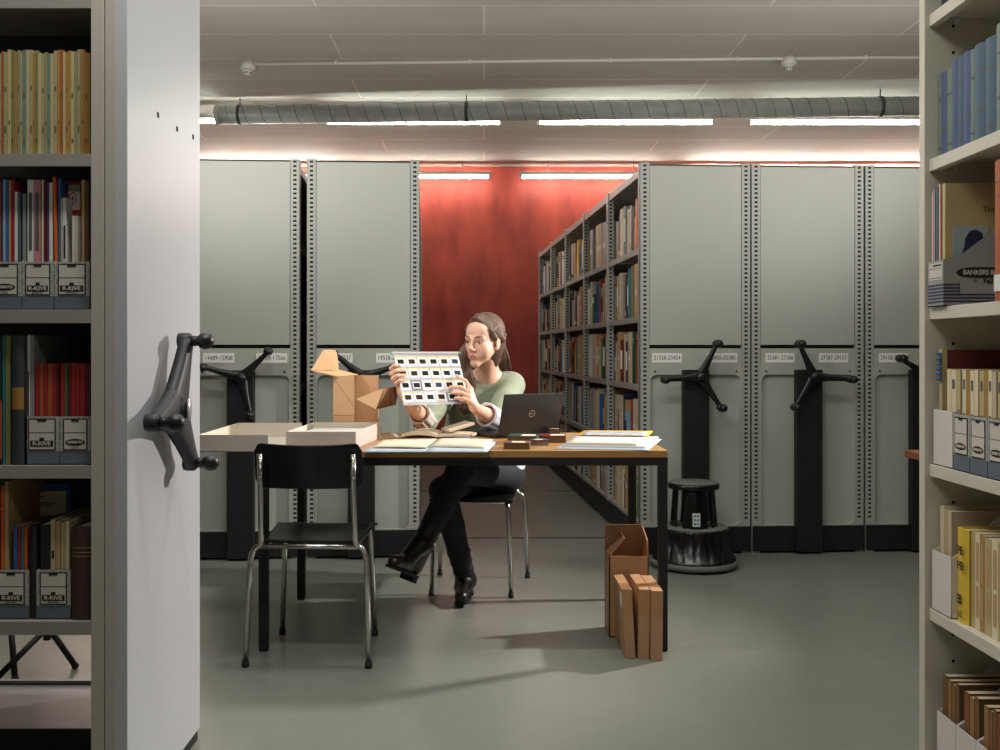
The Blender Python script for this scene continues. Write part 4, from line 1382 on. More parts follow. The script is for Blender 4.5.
MB().lathe([(0, 0.428), (0.119, 0.428), (0.123, 0.4345), (0.119, 0.438), (0, 0.438)], 56).build('top_tread', M_tread, ST)
stk = MB().box((-0.019, -0.004, -0.033), (0.019, 0, 0.033), 0)
for (x, z) in ((-0.008, 0.0), (0.008, 0.0), (0.008, -0.02)):
    stk.box((x - 0.006, -0.005, z - 0.006), (x + 0.006, -0.0035, z + 0.006), 1)
for (x, z) in ((-0.008, 0.02), (0.008, 0.02), (-0.008, -0.02)):
    stk.box((x - 0.006, -0.005, z - 0.005), (x + 0.006, -0.0035, z + 0.005), 2)
stk.build('sticker', [M_paper, mat('sticker_blue', (70, 130, 180), 0.5), M_inkgrey], ST, loc=(-0.012, -0.122, 0.258), rot=(R(-4), 0, R(-4)))

# ------------------------------------------------------------------ cartons on the floor by the right-hand leg
def open_carton():
    t = thing('cardboard_carton', 'tall open brown carton on the floor by the table leg', 'carton', (0.556, 3.965, 0), 0, None)
    x0, x1, y0, y1, h = 0.488, 0.641, 3.895, 4.045, 0.317
    th = 0.004
    b = MB().box((x0, y0, 0.0005), (x1, y1, 0.005)).box((x0, y0, 0), (x1, y0 + th, h)).box((x0, y1 - th, 0), (x1, y1, h))
    b.box((x0, y0, 0), (x0 + th, y1, h)).box((x1 - th, y0, 0), (x1, y1, h))
    b.build('carton_body', M_card, t, world=True)
    MB().box((x0 + 0.001, y1 - th, h), (x1 - 0.001, y1 - 0.0005, h + 0.098)).build('back_flap', M_card, t, world=True)
    # right flap upright with slanted front edge
    T = Matrix(((0, 0, 1, 0), (1, 0, 0, 0), (0, 1, 0, 0), (0, 0, 0, 1)))
    MB().prism([(y0 + 0.004, h), (y1 - 0.006, h), (y1 - 0.006, h + 0.094), (y0 + 0.05, h + 0.07), (y0 + 0.012, h + 0.055)], x1 - th, x1, 0, T=T).build('side_flap', M_card, t, world=True)
    # left flap folded up and inwards
    fl = MB().prism([(y0 + 0.006, 0), (y1 - 0.006, 0), (y1 - 0.012, 0.09), (y0 + 0.012, 0.09)], -th, 0, 0, T=T)
    M2 = Matrix.Translation((x0 + th, 0, h)) @ Matrix.Rotation(R(42), 4, 'Y')
    fl.v = [M2 @ p for p in fl.v]
    fl.build('side_flap', M_card, t, world=True)
    MB().box((x0 - 0.0008, y0 + 0.055, 0.0), (x0, y0 + 0.1, h * 0.9)).build('packing_tape', M_tape, t, world=True)
    return t


open_carton()


def slim_box(x0, wd, y0, dep, h, lean, label, sticker=False):
    t = thing('slim_carton', label, 'carton', (x0 + wd / 2, y0 + dep / 2, 0.0005 + abs(math.sin(lean)) * wd / 2), 0, 'slim brown cartons by the table leg', rot=(0, lean, 0))
    MB().box((-wd / 2, -dep / 2, 0), (wd / 2, dep / 2, h)).build('carton_body', M_card, t, bevel=0.0015)
    MB().box((-wd / 2 + 0.0006, -dep / 2 - 0.0004, h * 0.0), (wd / 2 - 0.0006, -dep / 2, h * 0.62)).build('end_flap', mat('kraft_flap', (178, 136, 104), 0.7, var=0.05), t)
    MB().box((-wd / 2 + 0.0004, -dep / 2 + 0.055, h), (wd / 2 - 0.0004, -dep / 2 + 0.095, h + 0.0005)).build('packing_tape', M_tape, t)
    if sticker:
        MB().box((-wd / 2 - 0.0006, -dep / 2 + 0.015, h * 0.72), (-wd / 2, -dep / 2 + 0.06, h * 0.92)).build('address_label', M_paper, t)
    return t


slim_box(0.5125, 0.037, 3.625, 0.25, 0.252, R(-3), 'slim brown carton on edge, leftmost, beside the open carton', True)
slim_box(0.558, 0.040, 3.622, 0.25, 0.252, R(1.0), 'slim brown carton on edge, middle of the three by the leg')
slim_box(0.602, 0.041, 3.60, 0.25, 0.252, R(0.4), 'slim brown carton on edge, nearest the table leg')
# ------------------------------------------------------------------ things on the table
TT = TZ + 0.0006


def tray(name, label, pts, h, open_side=None, flap=0.0, th=0.003, lip=True):
    """open cardboard tray; pts: four corners (front-left, front-right, back-right, back-left)"""
    cx = sum(p[0] for p in pts) / 4; cy = sum(p[1] for p in pts) / 4
    t = thing(name, label, 'box', (cx, cy, TT))
    P = [Vector((p[0], p[1], TT)) for p in pts]
    MB().prism([(p.x, p.y) for p in P], TT, TT + th, 0).build('box_floor', M_inner, t, world=True)
    nm = ['front_wall', 'side_wall', 'back_wall', 'side_wall']
    c = Vector((cx, cy, 0))
    for i in range(4):
        if i == open_side:
            continue
        a, b = P[i], P[(i + 1) % 4]
        d = (b - a).normalized()
        nrm = Vector((-d.y, d.x, 0))          # inwards for counter-clockwise corners
        q = [a, b, b + nrm * th, a + nrm * th]
        mb = MB().prism([(p.x, p.y) for p in q], TT + 0.0002, TT + h, 0)
        q2 = [a + nrm * th, b + nrm * th, b + nrm * (th + .0008), a + nrm * (th + .0008)]
        mb.prism([(p.x, p.y) for p in q2], TT + th, TT + h - 0.0005, 1)
        mb.build(nm[i], [M_grybox, M_inner], t, world=True)
    if open_side is not None and flap:
        a, b = P[open_side], P[(open_side + 1) % 4]
        d = (b - a).normalized(); out = Vector((d.y, -d.x, 0))
        q = [a + d * .004, a + out * flap + d * .03, b + out * flap - d * .03, b - d * .004]
        MB().prism([(p.x, p.y) for p in q], TT, TT + th * 0.8, 0).build('fold_down_wall', M_inner, t, world=True)
    return t


tray('shallow_tray', 'shallow grey board tray with one side folded down, overhanging the left table end',
     [(-1.045, 3.645), (-0.787, 3.645), (-0.774, 4.25), (-1.045, 4.25)], 0.063, open_side=1, flap=0.03)
bx = tray('archive_box', 'shallow open grey archive box holding white papers behind the empty chair',
          [(-0.742, 3.745), (-0.480, 3.745), (-0.438, 4.225), (-0.722, 4.225)], 0.0665)
MB().tube([(-0.4765, 3.86, TT + 0.045), (-0.4735, 3.86, TT + 0.045)], 0.006, 12).build('string_button', M_inner, bx, world=True)
mb = MB().prism([(-0.725, 3.765), (-0.492, 3.765), (-0.452, 4.19), (-0.708, 4.19)], TT + 0.0045, TT + 0.046, 0)
o = mb.build('paper_stack', M_paper, loc=(-0.6, 3.98, TT + 0.0045), world=True)
tag(o, 'white paper stack lying inside the open grey archive box', 'papers')

# tan carton with sprung-open flaps, standing behind the archive box
CA, CB, CC = Vector((-0.643, 4.262, 0)), Vector((-0.552, 4.256, 0)), Vector((-0.449, 4.250, 0))
HC = 0.262
tc_ = thing('tan_carton', 'tan cardboard carton with flaps sprung open, standing behind the archive box', 'carton', (-0.55, 4.28, TT))


def wall(a, b, z0, z1, th=0.003, mats=None, name='carton_wall', sl=0.0):
    d = (b - a).normalized(); n = Vector((-d.y, d.x, 0))
    q = [a, b, b + n * th, a + n * th]
    mb = MB().prism([(p.x, p.y) for p in q], z0, z1, 0)
    return mb.build(name, mats or M_cardtan, tc_, world=True)


z0, z1 = TT, TT + HC
CD, CE = CC + Vector((-0.012, 0.13, 0)), CA + Vector((0.008, 0.13, 0))
wall(CA, CB, z0, z1, name='front_wall')
wall(CC, CD, z0, z1)
wall(CD, CE, z0, z1)
wall(CE, CA, z0, z1)
MB().prism([(p.x, p.y) for p in (CA, CC, CD, CE)], z0, z0 + 0.003, 0).build('carton_floor', M_cardtan, tc_, world=True)
# crease and tape line on the lit wall
d = (CB - CA)
nn = Vector((d.y, -d.x, 0)).normalized() * 0.0006
mb = MB()
for (u0, w0, u1, w1) in ((0.1, 0.93, 0.97, 0.50), (0.05, 0.36, 0.95, 0.36)):
    a = CA + d * u0 + nn; b = CA + d * u1 + nn
    a.z, b.z = z0 + HC * w0, z0 + HC * w1
    mb.tube([a, b], 0.0009, 5)
mb.build('crease_lines', M_card, tc_, world=True)
# top flap: a panel sloping out to the left with an upright trapezoid end flap
A = V(311, 370.5, 4.21); B_ = V(336, 376.5, 4.255); C_ = V(358, 374.6, 4.37); D_ = V(337, 369.5, 4.40)
mb = MB().add([A, B_, C_, D_], [(0, 1, 2, 3)])
mb.build('top_flap', M_cardtan, tc_, world=True, solid=0.003)
A2, B2 = V(311, 370.2, 4.20), V(338.5, 369.2, 4.35)
C2, D2 = V(335, 349.8, 4.33), V(323.5, 349.8, 4.25)
C3 = V(337, 354, 4.345)
MB().add([A2, B2, C3, C2, D2], [(0, 1, 2, 3, 4)]).build('end_flap', M_cardtan, tc_, world=True, solid=0.003)
# folded side flap pushed out to the right: bright triangle, corrugated fold
p1 = CB + Vector((0.004, -0.008, 0)); p1.z = z0 + HC * 0.55
P1, P2, P3, P4 = V(356, 399, 4.19), V(376, 409.2, 4.13), V(383.5, 388.5, 4.15), V(356.5, 398.5, 4.20)
MB().add([P1, P2, P3], [(0, 1, 2)]).build('triangle_flap', M_cardtan, tc_, world=True, solid=0.003)
Q1, Q2, Q3, Q4 = V(376, 409.2, 4.13), V(395, 405.0, 4.28), V(399, 386.3, 4.30), V(384, 388.3, 4.15)
mb = MB()
n = 14


def corr(u, v):
    a = Q1.lerp(Q2, u); b = Q4.lerp(Q3, u)
    p = a.lerp(b, v)
    p.y += 0.004 * math.sin(u * math.pi * 2 * 5)
    return p


mb.grid(corr, 60, 2)
mb.build('corrugated_flap', M_corr, tc_, world=True, solid=0.006)
mb = MB().prism([(0, 0), (0.032, 0), (0.030, 0.045), (0.022, 0.062)], 0, 0.003, 0, T=Matrix.Translation((-0.500, 4.262, TT + 0.003)) @ Matrix.Rotation(R(-8), 4, 'Z') @ Matrix.Rotation(R(90), 4, 'X'))
mb.build('corner_flap', M_cardtan, tc_, world=True)


def sheet_on(corners, z, t, m, name, label, cat, group=None, parent=None, bow=0.0):
    """thin stack over four (x,y) corners"""
    n = 10
    c = [Vector((x, y, 0)) for x, y in corners]

    def top(u, v):
        p = c[0].lerp(c[1], u).lerp(c[3].lerp(c[2], u), v)
        p.z = z + t + bow * (math.sin(math.pi * min(1, u * 1.0)) ** 0.7)
        return p
    mb = MB()
    mb.grid(top, n, 3)
    vs_top = [(v.x, v.y, v.z) for v in mb.v]
    # sides and underside
    o_ = len(mb.v)
    for v in list(mb.v):
        mb.v.append(Vector((v.x, v.y, v.z - t)))
    W_ = n + 1
    fs = [(o_ + b, o_ + a, a, b) if False else None for a, b in ()]
    for f in list(mb.f):
        mb.f.append([o_ + i for i in reversed(f)]); mb.m.append(0); mb.sm.append(True)
    def rim(idx):
        for a, b in zip(idx[:-1], idx[1:]):
            mb.f.append([a, o_ + a, o_ + b, b]); mb.m.append(0); mb.sm.append(False)
    rim([i for i in range(W_)])
    rim([W_ - 1 + W_ * j for j in range(4)])
    rim([W_ * 3 + i for i in range(W_ - 1, -1, -1)])
    rim([W_ * j for j in range(3, -1, -1)])
    if parent is None:
        cx = sum(p[0] for p in corners) / 4; cy = sum(p[1] for p in corners) / 4
        o = mb.build(name, m, loc=(cx, cy, z), world=True)
        tag(o, label, cat, group)
    else:
        o = mb.build(name, m, parent, world=True)
        if label: o['label'] = label
    return o


def xy(px, py, z):
    Y = F * (CH - z) / (py - VY)
    return ((px - VX) * Y / F, Y)


# portfolio with an old open booklet, in front of the woman
z = TT
pf = thing('document_folder', 'open pale blue folder with aged manuscript leaves, in front of the woman', 'folder', (*xy(430, 446, z), z))
sheet_on([xy(361, 452.3, z), xy(428, 452.3, z), xy(444, 441.5, z), xy(383, 442.0, z)], z, 0.003, M_blue_sheet, 'cover_sheet', None, None, parent=pf)
sheet_on([xy(426, 452.6, z + .002), xy(487, 452.8, z + .002), xy(497, 443.2, z), xy(437, 442.5, z)], z + 0.0032, 0.003, M_blue_sheet, 'cover_sheet', None, None, parent=pf)
ml = sheet_on([xy(373, 449.2, z), xy(426, 449.8, z), xy(437, 440.9, z), xy(383, 442.0, z)], z + 0.0065, 0.0025, M_old, 'manuscript_leaf', None, None, parent=pf, bow=0.0018)
sheet_on([xy(429, 448.8, z), xy(484, 450.4, z), xy(493, 442.0, z), xy(440, 440.7, z)], z + 0.0065, 0.004, mat('manuscript_right', (222, 210, 194), 0.75, rgb2=(210, 194, 172), scale=18), 'manuscript_leaf', None, None, parent=pf, bow=0.0018)
mb = MB()
for k, (u, v) in enumerate(((0.25, .3), (0.55, .55), (0.7, .8), (0.62, .2), (0.3, .75))):
    c0_ = Vector((*xy(373 + 60 * u, 449 - 8 * v, z), z + 0.0108))
    mb.ball(c0_, 0.003 + 0.001 * (k % 3), 6, sq=(1.3, 0.8, 0.05))
mb.build('brown_stains', mat('stain_brown', (120, 84, 56), 0.8), ml, loc=-Vector(pf.location))
ml.children[0].location = -Vector(pf.location)
for ch in ml.children: pass

# open book with arched leaves behind it
ob = thing('open_book', 'open book with arched pages lying behind the aged leaves', 'book', (*xy(440, 437, TT), TT))


def page_arc(x0, x1, ya, yb, h, flip):
    def fn(u, v):
        uu = 1 - u if flip else u
        x = x0 + (x1 - x0) * u
        zz = TT + 0.012 + h * (math.sin(math.pi * min(1, (uu * 0.82 + 0.10))) ** 0.8) * (0.9 + 0.1 * v)
        return Vector((x + 0.03 * v, ya + (yb - ya) * v, zz))
    return fn


xl = (402 - VX) * 4.22 / F
xm = (436 - VX) * 4.22 / F
xr = (470 - VX) * 4.22 / F
for (a, b, fl, hh, nm) in ((xl, xm, False, 0.022, 'page_block'), (xm, xr, True, 0.010, 'page_block')):
    fn = page_arc(a, b, 4.20, 4.33, hh, fl)
    mb = MB(); mb.grid(fn, 16, 6)
    o_ = len(mb.v)
    mb.grid(lambda u, v: (lambda p: Vector((p.x, p.y, TT + 0.004 + (p.z - TT - 0.012) * 0.55)))(fn(u, v)), 16, 6)
    for j in range(6):
        for i_ in (0, 16):
            a0, a1 = j * 17 + i_, (j + 1) * 17 + i_
            mb.f.append([a0, a1, o_ + a1, o_ + a0]); mb.m.append(0); mb.sm.append(False)
    for i_ in range(16):
        for j in (0, 6):
            a0, a1 = j * 17 + i_, j * 17 + i_ + 1
            mb.f.append([a0, a1, o_ + a1, o_ + a0]); mb.m.append(0); mb.sm.append(False)
    mb.build(nm, M_old, ob, world=True)
MB().box((xl - 0.002, 4.195, TT), (xr + 0.012, 4.335, TT + 0.0035)).build('cover', cov('brown'), ob, world=True)

# notepad leaning up against the woman's cuff, and a folded cloth
npd = MB().box((-0.062, -0.012, 0), (0.062, 0.0, 0.13))
a_ = V(450, 438, 4.20)
q_ = V(475, 427, 4.17)
dirv = (q_ - a_); ang = math.atan2(dirv.z, math.hypot(dirv.x, dirv.y))
o = MB().box((0, 0, 0), (0.115, 0.12, 0.010)).build('notebook', M_old, loc=(a_.x, a_.y, TT + 0.026), rot=(0, -R(15), R(20)))
tag(o, 'tan notebook propped on the open book beside the white cuff', 'notebook')
o = MB().box((0, 0, 0), (0.10, 0.05, 0.006)).build('grey_pad', M_inkgrey if False else mat('grey_pad_card', (150, 146, 142), 0.6), loc=(*xy(455, 439.9, TT), TT), rot=(0, 0, R(4)))
o.name = 'writing_pad'
tag(o, 'thin grey writing pad flat under the propped tan notebook', 'notepad')
cl = MB()
for k in range(4):
    cl.tube([V(391.5 + k * .8, 435.6 + k * .5, 4.26) + Vector((0, .004 * k, -.002)), V(394 + k * 1.0, 436.4 + k * .3, 4.25), V(397.5 + k * .2, 439.3 - k * .2, 4.21)], [0.004, 0.0055, 0.003], 8)
mn = min(p.z for p in cl.v)
for p in cl.v: p.z += TT + 0.0005 - mn
o = cl.build('cotton_glove', M_paper, loc=V(394, 437, 4.25), world=True)
tag(o, 'small crumpled white cloth on the table behind the folder', 'cloth')

# laptop, seen from behind its lid
hl, hr = Vector((0.057, 4.195, TT)), Vector((0.318, 4.36, TT))
du = (hr - hl); Lw = du.length; du.normalize()
ang = math.atan2(du.y, du.x)
lp = thing('laptop', 'black laptop standing open, lid turned to the camera', 'laptop', hl, ang)
MB().box((0, 0.004, 0.003), (Lw, 0.215, 0.019)).build('base', M_blackp, lp, bevel=0.003)
MB().box((0.02, 0.05, 0.019), (Lw - 0.02, 0.14, 0.0205)).build('keyboard', mat('keycap_black', (24, 24, 25), 0.5), lp)
tilt = R(16)
lid = MB().box((0, -0.008, 0), (Lw, 0, 0.180)).build('lid', mat('laptop_lid', (30, 27, 26), 0.42, var=0.04, bump=0.06, bscale=400), lp, loc=(0, 0.002, 0.016), rot=(tilt, 0, 0), bevel=0.003)
MB().box((0.01, 0.0, 0.012), (Lw - 0.01, 0.0012, 0.172)).build('screen', mat('screen_glass', (12, 13, 15), 0.12), lid)
mb = MB()
n = 32
for k in range(n):
    a0, a1 = 2 * math.pi * k / n, 2 * math.pi * (k + 1) / n
    ro, ri = 0.0155, 0.0128
    mb.add([(ro * math.cos(a0), 0, ro * math.sin(a0)), (ro * math.cos(a1), 0, ro * math.sin(a1)), (ri * math.cos(a1), 0, ri * math.sin(a1)), (ri * math.cos(a0), 0, ri * math.sin(a0))], [(0, 1, 2, 3)])
M_logo = mat('logo_metal', (196, 170, 140), 0.3, 0.6)
rg = mb.build('lid_emblem', M_logo, lid, loc=(Lw * 0.50, -0.0084, 0.092))
text('lettering', 'DELL', 0.0085, (0, -0.0003, 0), (R(90), 0, 0), M_logo, rg, ext=0.0002, bold=0.0002)

# little boxes / small volumes with pale labels in front of the laptop
GS = 'small labelled volumes in front of the laptop'


def small_vol(px0, px1, yb, wd, dp, h, rz, color, label, z=0.0, lbl=(0.3, 0.8)):
    c = xy((px0 + px1) / 2, yb, TT + z)
    o = MB().box((-wd / 2, 0, 0), (wd / 2, dp, 0.002)).box((-wd / 2, 0, h - 0.002), (wd / 2, dp, h)).box((-wd / 2, dp - .003, 0), (wd / 2, dp, h)).build(
        'small_volume', cov(color), loc=(c[0], c[1], TT + z + 0.0005), rot=(0, 0, rz))
    tag(o, label, 'book', GS)
    MB().box((-wd / 2 + .002, 0.002, 0.002), (wd / 2 - .002, dp - .003, h - .002)).build('page_block', mat('gilt_brown_edges', (104, 74, 46), 0.6, var=0.12, scale=4, stretch=(1, 1, 300)), o)
    MB().box((-wd / 2 + wd * lbl[0], dp * 0.2, h), (-wd / 2 + wd * lbl[1], dp * 0.62, h + 0.0006)).build('paper_label', M_old, o)
    return o


small_vol(504, 529, 449.3, 0.100, 0.11, 0.023, R(-6), 'brown', 'small brown volume with pale label, nearest the table edge')
small_vol(507, 537, 444.4, 0.120, 0.145, 0.031, R(-8), 'dark green', 'small dark green volume with pale label, in front of the laptop', lbl=(.45, .9))
small_vol(537, 549, 445.6, 0.055, 0.06, 0.022, R(28), 'slate blue', 'small slate volume angled beside the dark green one', lbl=(.1, .7))
small_vol(541, 565, 442.6, 0.105, 0.13, 0.026, R(-4), 'dark red', 'small dark red volume with pale label, right of the laptop lid', lbl=(.4, .95))
small_vol(549, 560, 436.8, 0.045, 0.03, 0.034, R(-4), 'black', 'tiny black box with pale top at the laptop corner', lbl=(.05, .95))

# stack of paper and prints at the right-hand end
z = TT
pfr = thing('paper_stack', 'stack of white sheets and a yellow-bordered print at the right table end', 'papers', (*xy(608, 444, z), z))
sheet_on([xy(554, 449.0, z), xy(648, 450.6, z), xy(661.5, 439.6, z), xy(577, 438.2, z)], z, 0.002, M_blue_sheet, 'blue_sheet', None, None, parent=pfr)
sheet_on([xy(562, 447.6, z), xy(645, 449.0, z), xy(659, 438.6, z), xy(575, 437.2, z)], z + 0.0025, 0.006, M_paper, 'white_sheets', None, None, parent=pfr)
sheet_on([xy(565, 447.0, z), xy(636, 448.0, z), xy(648, 438.2, z), xy(580, 437.0, z)], z + 0.0095, 0.006, mat('thick_pad', (214, 206, 194), 0.7, var=0.02), 'white_sheets', None, None, parent=pfr)
yp = sheet_on([xy(577, 439.8, z), xy(648, 440.6, z), xy(653, 435.6, z), xy(583, 435.0, z)], z + 0.0165, 0.004, mat('yellow_border', (236, 176, 40), 0.5), 'print_border', 'yellow border of the print', None, parent=pfr)
g_ = sheet_on([xy(581, 440.2, z), xy(645, 440.9, z), xy(648.5, 436.6, z), xy(586, 436.1, z)], z + 0.0208, 0.0006, mat('print_greys', (70, 74, 84), 0.4, rgb2=(226, 228, 232), scale=28), 'print_image', None, None, parent=pfr)

# ------------------------------------------------------------------ hanging sheet of 24 slides
S0 = V(393, 353, 4.265)
SU = Vector((0.2725, 0.1177, 0.0))
SV = Vector((0.0557, -0.129, -0.2157))
UW, VH = SU.length, SV.length
SU.normalize(); SV.normalize()
SN = SV.cross(SU).normalized()
if SN.y > 0: SN = -SN


def S(a, b, n=0.0):
    return S0 + (SU * a + SV * b + SN * n) * 1.033


Ms = Matrix(((SU.x, -SV.x, SN.x, 0), (SU.y, -SV.y, SN.y, 0), (SU.z, -SV.z, SN.z, 0), (0, 0, 0, 1)))
sh = thing('slide_sheet', 'clear hanging sheet of 24 mounted slides held up by the woman', 'slide sheet', S0)
sh.rotation_euler = Ms.to_euler()
if Ms.determinant() < 0:
    raise RuntimeError('left-handed slide frame')
# local axes: x along the top, y up the sheet, z towards the camera

def SB(lo, hi):
    """box given as x along the top, y DOWN the sheet, z towards the camera"""
    return MB().box((lo[0], -hi[1], lo[2]), (hi[0], -lo[1], hi[2]))


M_film = mat('plastic_sleeve', (186, 184, 192), 0.2, var=0.01)
b_ = M_film.node_tree.nodes['Principled BSDF']
b_.inputs['Alpha'].default_value = 0.55
SB((0, 0.0, -0.0006), (UW, VH, 0.0)).build('sleeve', M_film, sh)
SB((-0.004, -0.006, -0.003), (UW + 0.004, 0.006, 0.003)).build('hanger_bar', mat('grey_bar', (176, 168, 166), 0.4), sh, bevel=0.002)
for x in (-0.013, UW + 0.004):
    SB((x, -0.004, -0.003), (x + 0.009, 0.004, 0.003)).build('hook_tip', mat('green_plastic', (34, 176, 110), 0.4), sh, bevel=0.001)
M_mount = [mat('mount_white', (236, 234, 230), 0.5, var=0.02), mat('mount_grey', (120, 118, 130), 0.5, var=0.03)]
M_img = [mat('slide_dark', (34, 28, 28), 0.7, spec=0.15, var=0.3, scale=40), mat('slide_blue', (44, 60, 84), 0.7, spec=0.15, var=0.3, scale=40), mat('slide_brown', (56, 34, 26), 0.7, spec=0.15, var=0.3, scale=40)]
M_ystr = mat('mount_yellow_stripe', (238, 196, 110), 0.5)
M_pstr = mat('mount_pink_stripe', (238, 196, 190), 0.5)
rng = random.Random(3)
cw, ch = UW / 6, (VH - 0.022) / 4
for r_ in range(4):
    for c_ in range(6):
        x0, y0 = c_ * cw + 0.003, 0.020 + r_ * ch
        x1, y1 = x0 + cw - 0.0045, y0 + 0.0495
        gm = 1 if (r_, c_) in ((2, 1), (3, 4)) else 0
        mnt = SB((x0, y0, 0.0), (x1, y1, 0.0016)).build('slide_mount', M_mount[gm], sh)
        im = M_img[1] if (r_, c_) in ((2, 3), (1, 5), (0, 5)) else M_img[rng.choice([0, 0, 2])]
        if gm:
            SB((x0 + 0.006, y0 + 0.008, 0.0016), (x1 - 0.006, y1 - 0.009, 0.0018)).build('inner_border', M_mount[0], mnt)
        SB((x0 + 0.009, y0 + 0.0135, 0.0016), (x1 - 0.008, y1 - 0.0135, 0.0021)).build('slide_image', im, mnt)
        if not gm:
            SB((x0, y0, 0.0016), (x1, y0 + 0.006, 0.0019)).build('colour_stripe', M_ystr if rng.random() < 0.6 else M_pstr, mnt)
            if rng.random() < 0.7:
                SB((x0 + 0.004, y1 - 0.008, 0.0016), (x1 - 0.004, y1 - 0.002, 0.0019)).build('colour_stripe', M_pstr, mnt)
# ------------------------------------------------------------------ the woman
class Field:
    """signed-distance volume; every shape only touches its own neighbourhood"""

    def __init__(s, lo, hi, h):
        s.lo = np.array(lo, float); s.h = h
        s.n = np.ceil((np.array(hi) - s.lo) / h).astype(int) + 1
        s.a = np.full(s.n, 0.08, np.float32)

    def _sub(s, lo, hi, m):
        i0 = np.maximum(0, np.floor((lo - m - s.lo) / s.h).astype(int))
        i1 = np.minimum(s.n, np.ceil((hi + m - s.lo) / s.h).astype(int) + 1)
        sl = tuple(slice(a, b) for a, b in zip(i0, i1))
        ax = [s.lo[k] + s.h * np.arange(i0[k], i1[k]) for k in range(3)]
        return sl, np.stack(np.meshgrid(*ax, indexing='ij'), -1)

    def _mix(s, sl, d, k, sub):
        a = s.a[sl]
        if sub:
            if k > 0:
                hh = np.clip(0.5 - 0.5 * (a + d) / k, 0, 1)
                s.a[sl] = a * (1 - hh) + (-d) * hh + k * hh * (1 - hh)
            else:
                s.a[sl] = np.maximum(a, -d)
        elif k > 0:
            hh = np.clip(0.5 + 0.5 * (a - d) / k, 0, 1)
            s.a[sl] = a * (1 - hh) + d * hh - k * hh * (1 - hh)
        else:
            s.a[sl] = np.minimum(a, d)

    def cap(s, p, q, r1, r2, k=0.01, sub=False, flat=None):
        """tapered capsule; flat=(axis, factor) squashes the section along a world direction"""
        p = np.array(p, float); q = np.array(q, float)
        r = max(r1, r2)
        sl, X = s._sub(np.minimum(p, q) - r, np.maximum(p, q) + r, k + 3 * s.h)
        if X.size == 0: return
        d = q - p
        t = np.clip(((X - p) @ d) / max(1e-12, d @ d), 0, 1)
        v = X - (p + t[..., None] * d)
        if flat is not None:
            ax = np.array(flat[0], float); ax /= np.linalg.norm(ax)
            c = v @ ax
            v = v + (c * (1 / flat[1] - 1))[..., None] * ax
        dist = np.linalg.norm(v, axis=-1) - (r1 + (r2 - r1) * t)
        if flat is not None: dist = dist * (flat[1] if flat[1] < 1 else 1)
        s._mix(sl, dist.astype(np.float32), k, sub)

    def ell(s, c, r, M=None, k=0.01, sub=False):
        """ellipsoid; M columns are its axes"""
        c = np.array(c, float); r = np.array(r, float)
        R_ = np.eye(3) if M is None else np.array(M, float)
        if M is not None: r = r * HS
        ext = np.sqrt(((R_ * r) ** 2).sum(1))
        sl, X = s._sub(c - ext, c + ext, k + 3 * s.h)
        if X.size == 0: return
        L = (X - c) @ R_
        k0 = np.linalg.norm(L / r, axis=-1)
        k1 = np.linalg.norm(L / (r * r), axis=-1)
        d = k0 * (k0 - 1) / np.maximum(k1, 1e-9)
        s._mix(sl, d.astype(np.float32), k, sub)

    def plane(s, p, nrm, k=0.0):
        """cut away everything on the side the normal points to"""
        ax = [s.lo[i] + s.h * np.arange(s.n[i]) for i in range(3)]
        nrm = np.array(nrm, float); nrm /= np.linalg.norm(nrm)
        d = (ax[0][:, None, None] - p[0]) * nrm[0] + (ax[1][None, :, None] - p[1]) * nrm[1] + (ax[2][None, None, :] - p[2]) * nrm[2]
        s.a = np.maximum(s.a, d.astype(np.float32))

    def mesh(s):
        a, h = s.a, s.h
        ins = a < 0
        n = np.array(a.shape) - 1
        cnt = np.zeros(n, np.int8)
        for i in (0, 1):
            for j in (0, 1):
                for k in (0, 1):
                    cnt += ins[i:i + n[0], j:j + n[1], k:k + n[2]]
        act = (cnt > 0) & (cnt < 8)
        C = np.argwhere(act)
        idx = np.full(n, -1, np.int64)
        idx[tuple(C.T)] = np.arange(len(C))
        cor = np.array([(i, j, k) for i in (0, 1) for j in (0, 1) for k in (0, 1)])
        val = np.stack([a[tuple((C + c).T)] for c in cor], 1)
        edges = [(x, y) for x in range(8) for y in range(x + 1, 8) if np.abs(cor[x] - cor[y]).sum() == 1]
        acc = np.zeros((len(C), 3)); num = np.zeros(len(C))
        for x, y in edges:
            va, vb = val[:, x], val[:, y]
            m = (va < 0) != (vb < 0)
            t = np.where(m, va / np.where(m, va - vb, 1), 0)
            acc += np.where(m[:, None], cor[x] + t[:, None] * (cor[y] - cor[x]), 0)
            num += m
        Vx = s.lo + h * (C + acc / num[:, None])
        quads = []
        for ax in range(3):
            b, c = (ax + 1) % 3, (ax + 2) % 3
            sl0 = [slice(None)] * 3; sl1 = [slice(None)] * 3
            sl0[ax] = slice(0, -1); sl1[ax] = slice(1, None)
            A, B = ins[tuple(sl0)], ins[tuple(sl1)]
            E = np.argwhere(A != B)
            E = E[(E[:, b] > 0) & (E[:, c] > 0) & (E[:, b] < n[b]) & (E[:, c] < n[c])]
            pos = A[tuple(E.T)]
            o = np.zeros(3, int)
            def at(db, dc):
                o = E.copy(); o[:, b] -= db; o[:, c] -= dc
                return idx[tuple(o.T)]
            q = np.stack([at(1, 1), at(0, 1), at(0, 0), at(1, 0)], 1)
            q = np.where(pos[:, None], q, q[:, ::-1])
            quads.append(q)
        Qd = np.concatenate(quads)
        Qd = Qd[(Qd >= 0).all(1)]
        return Vx, Qd


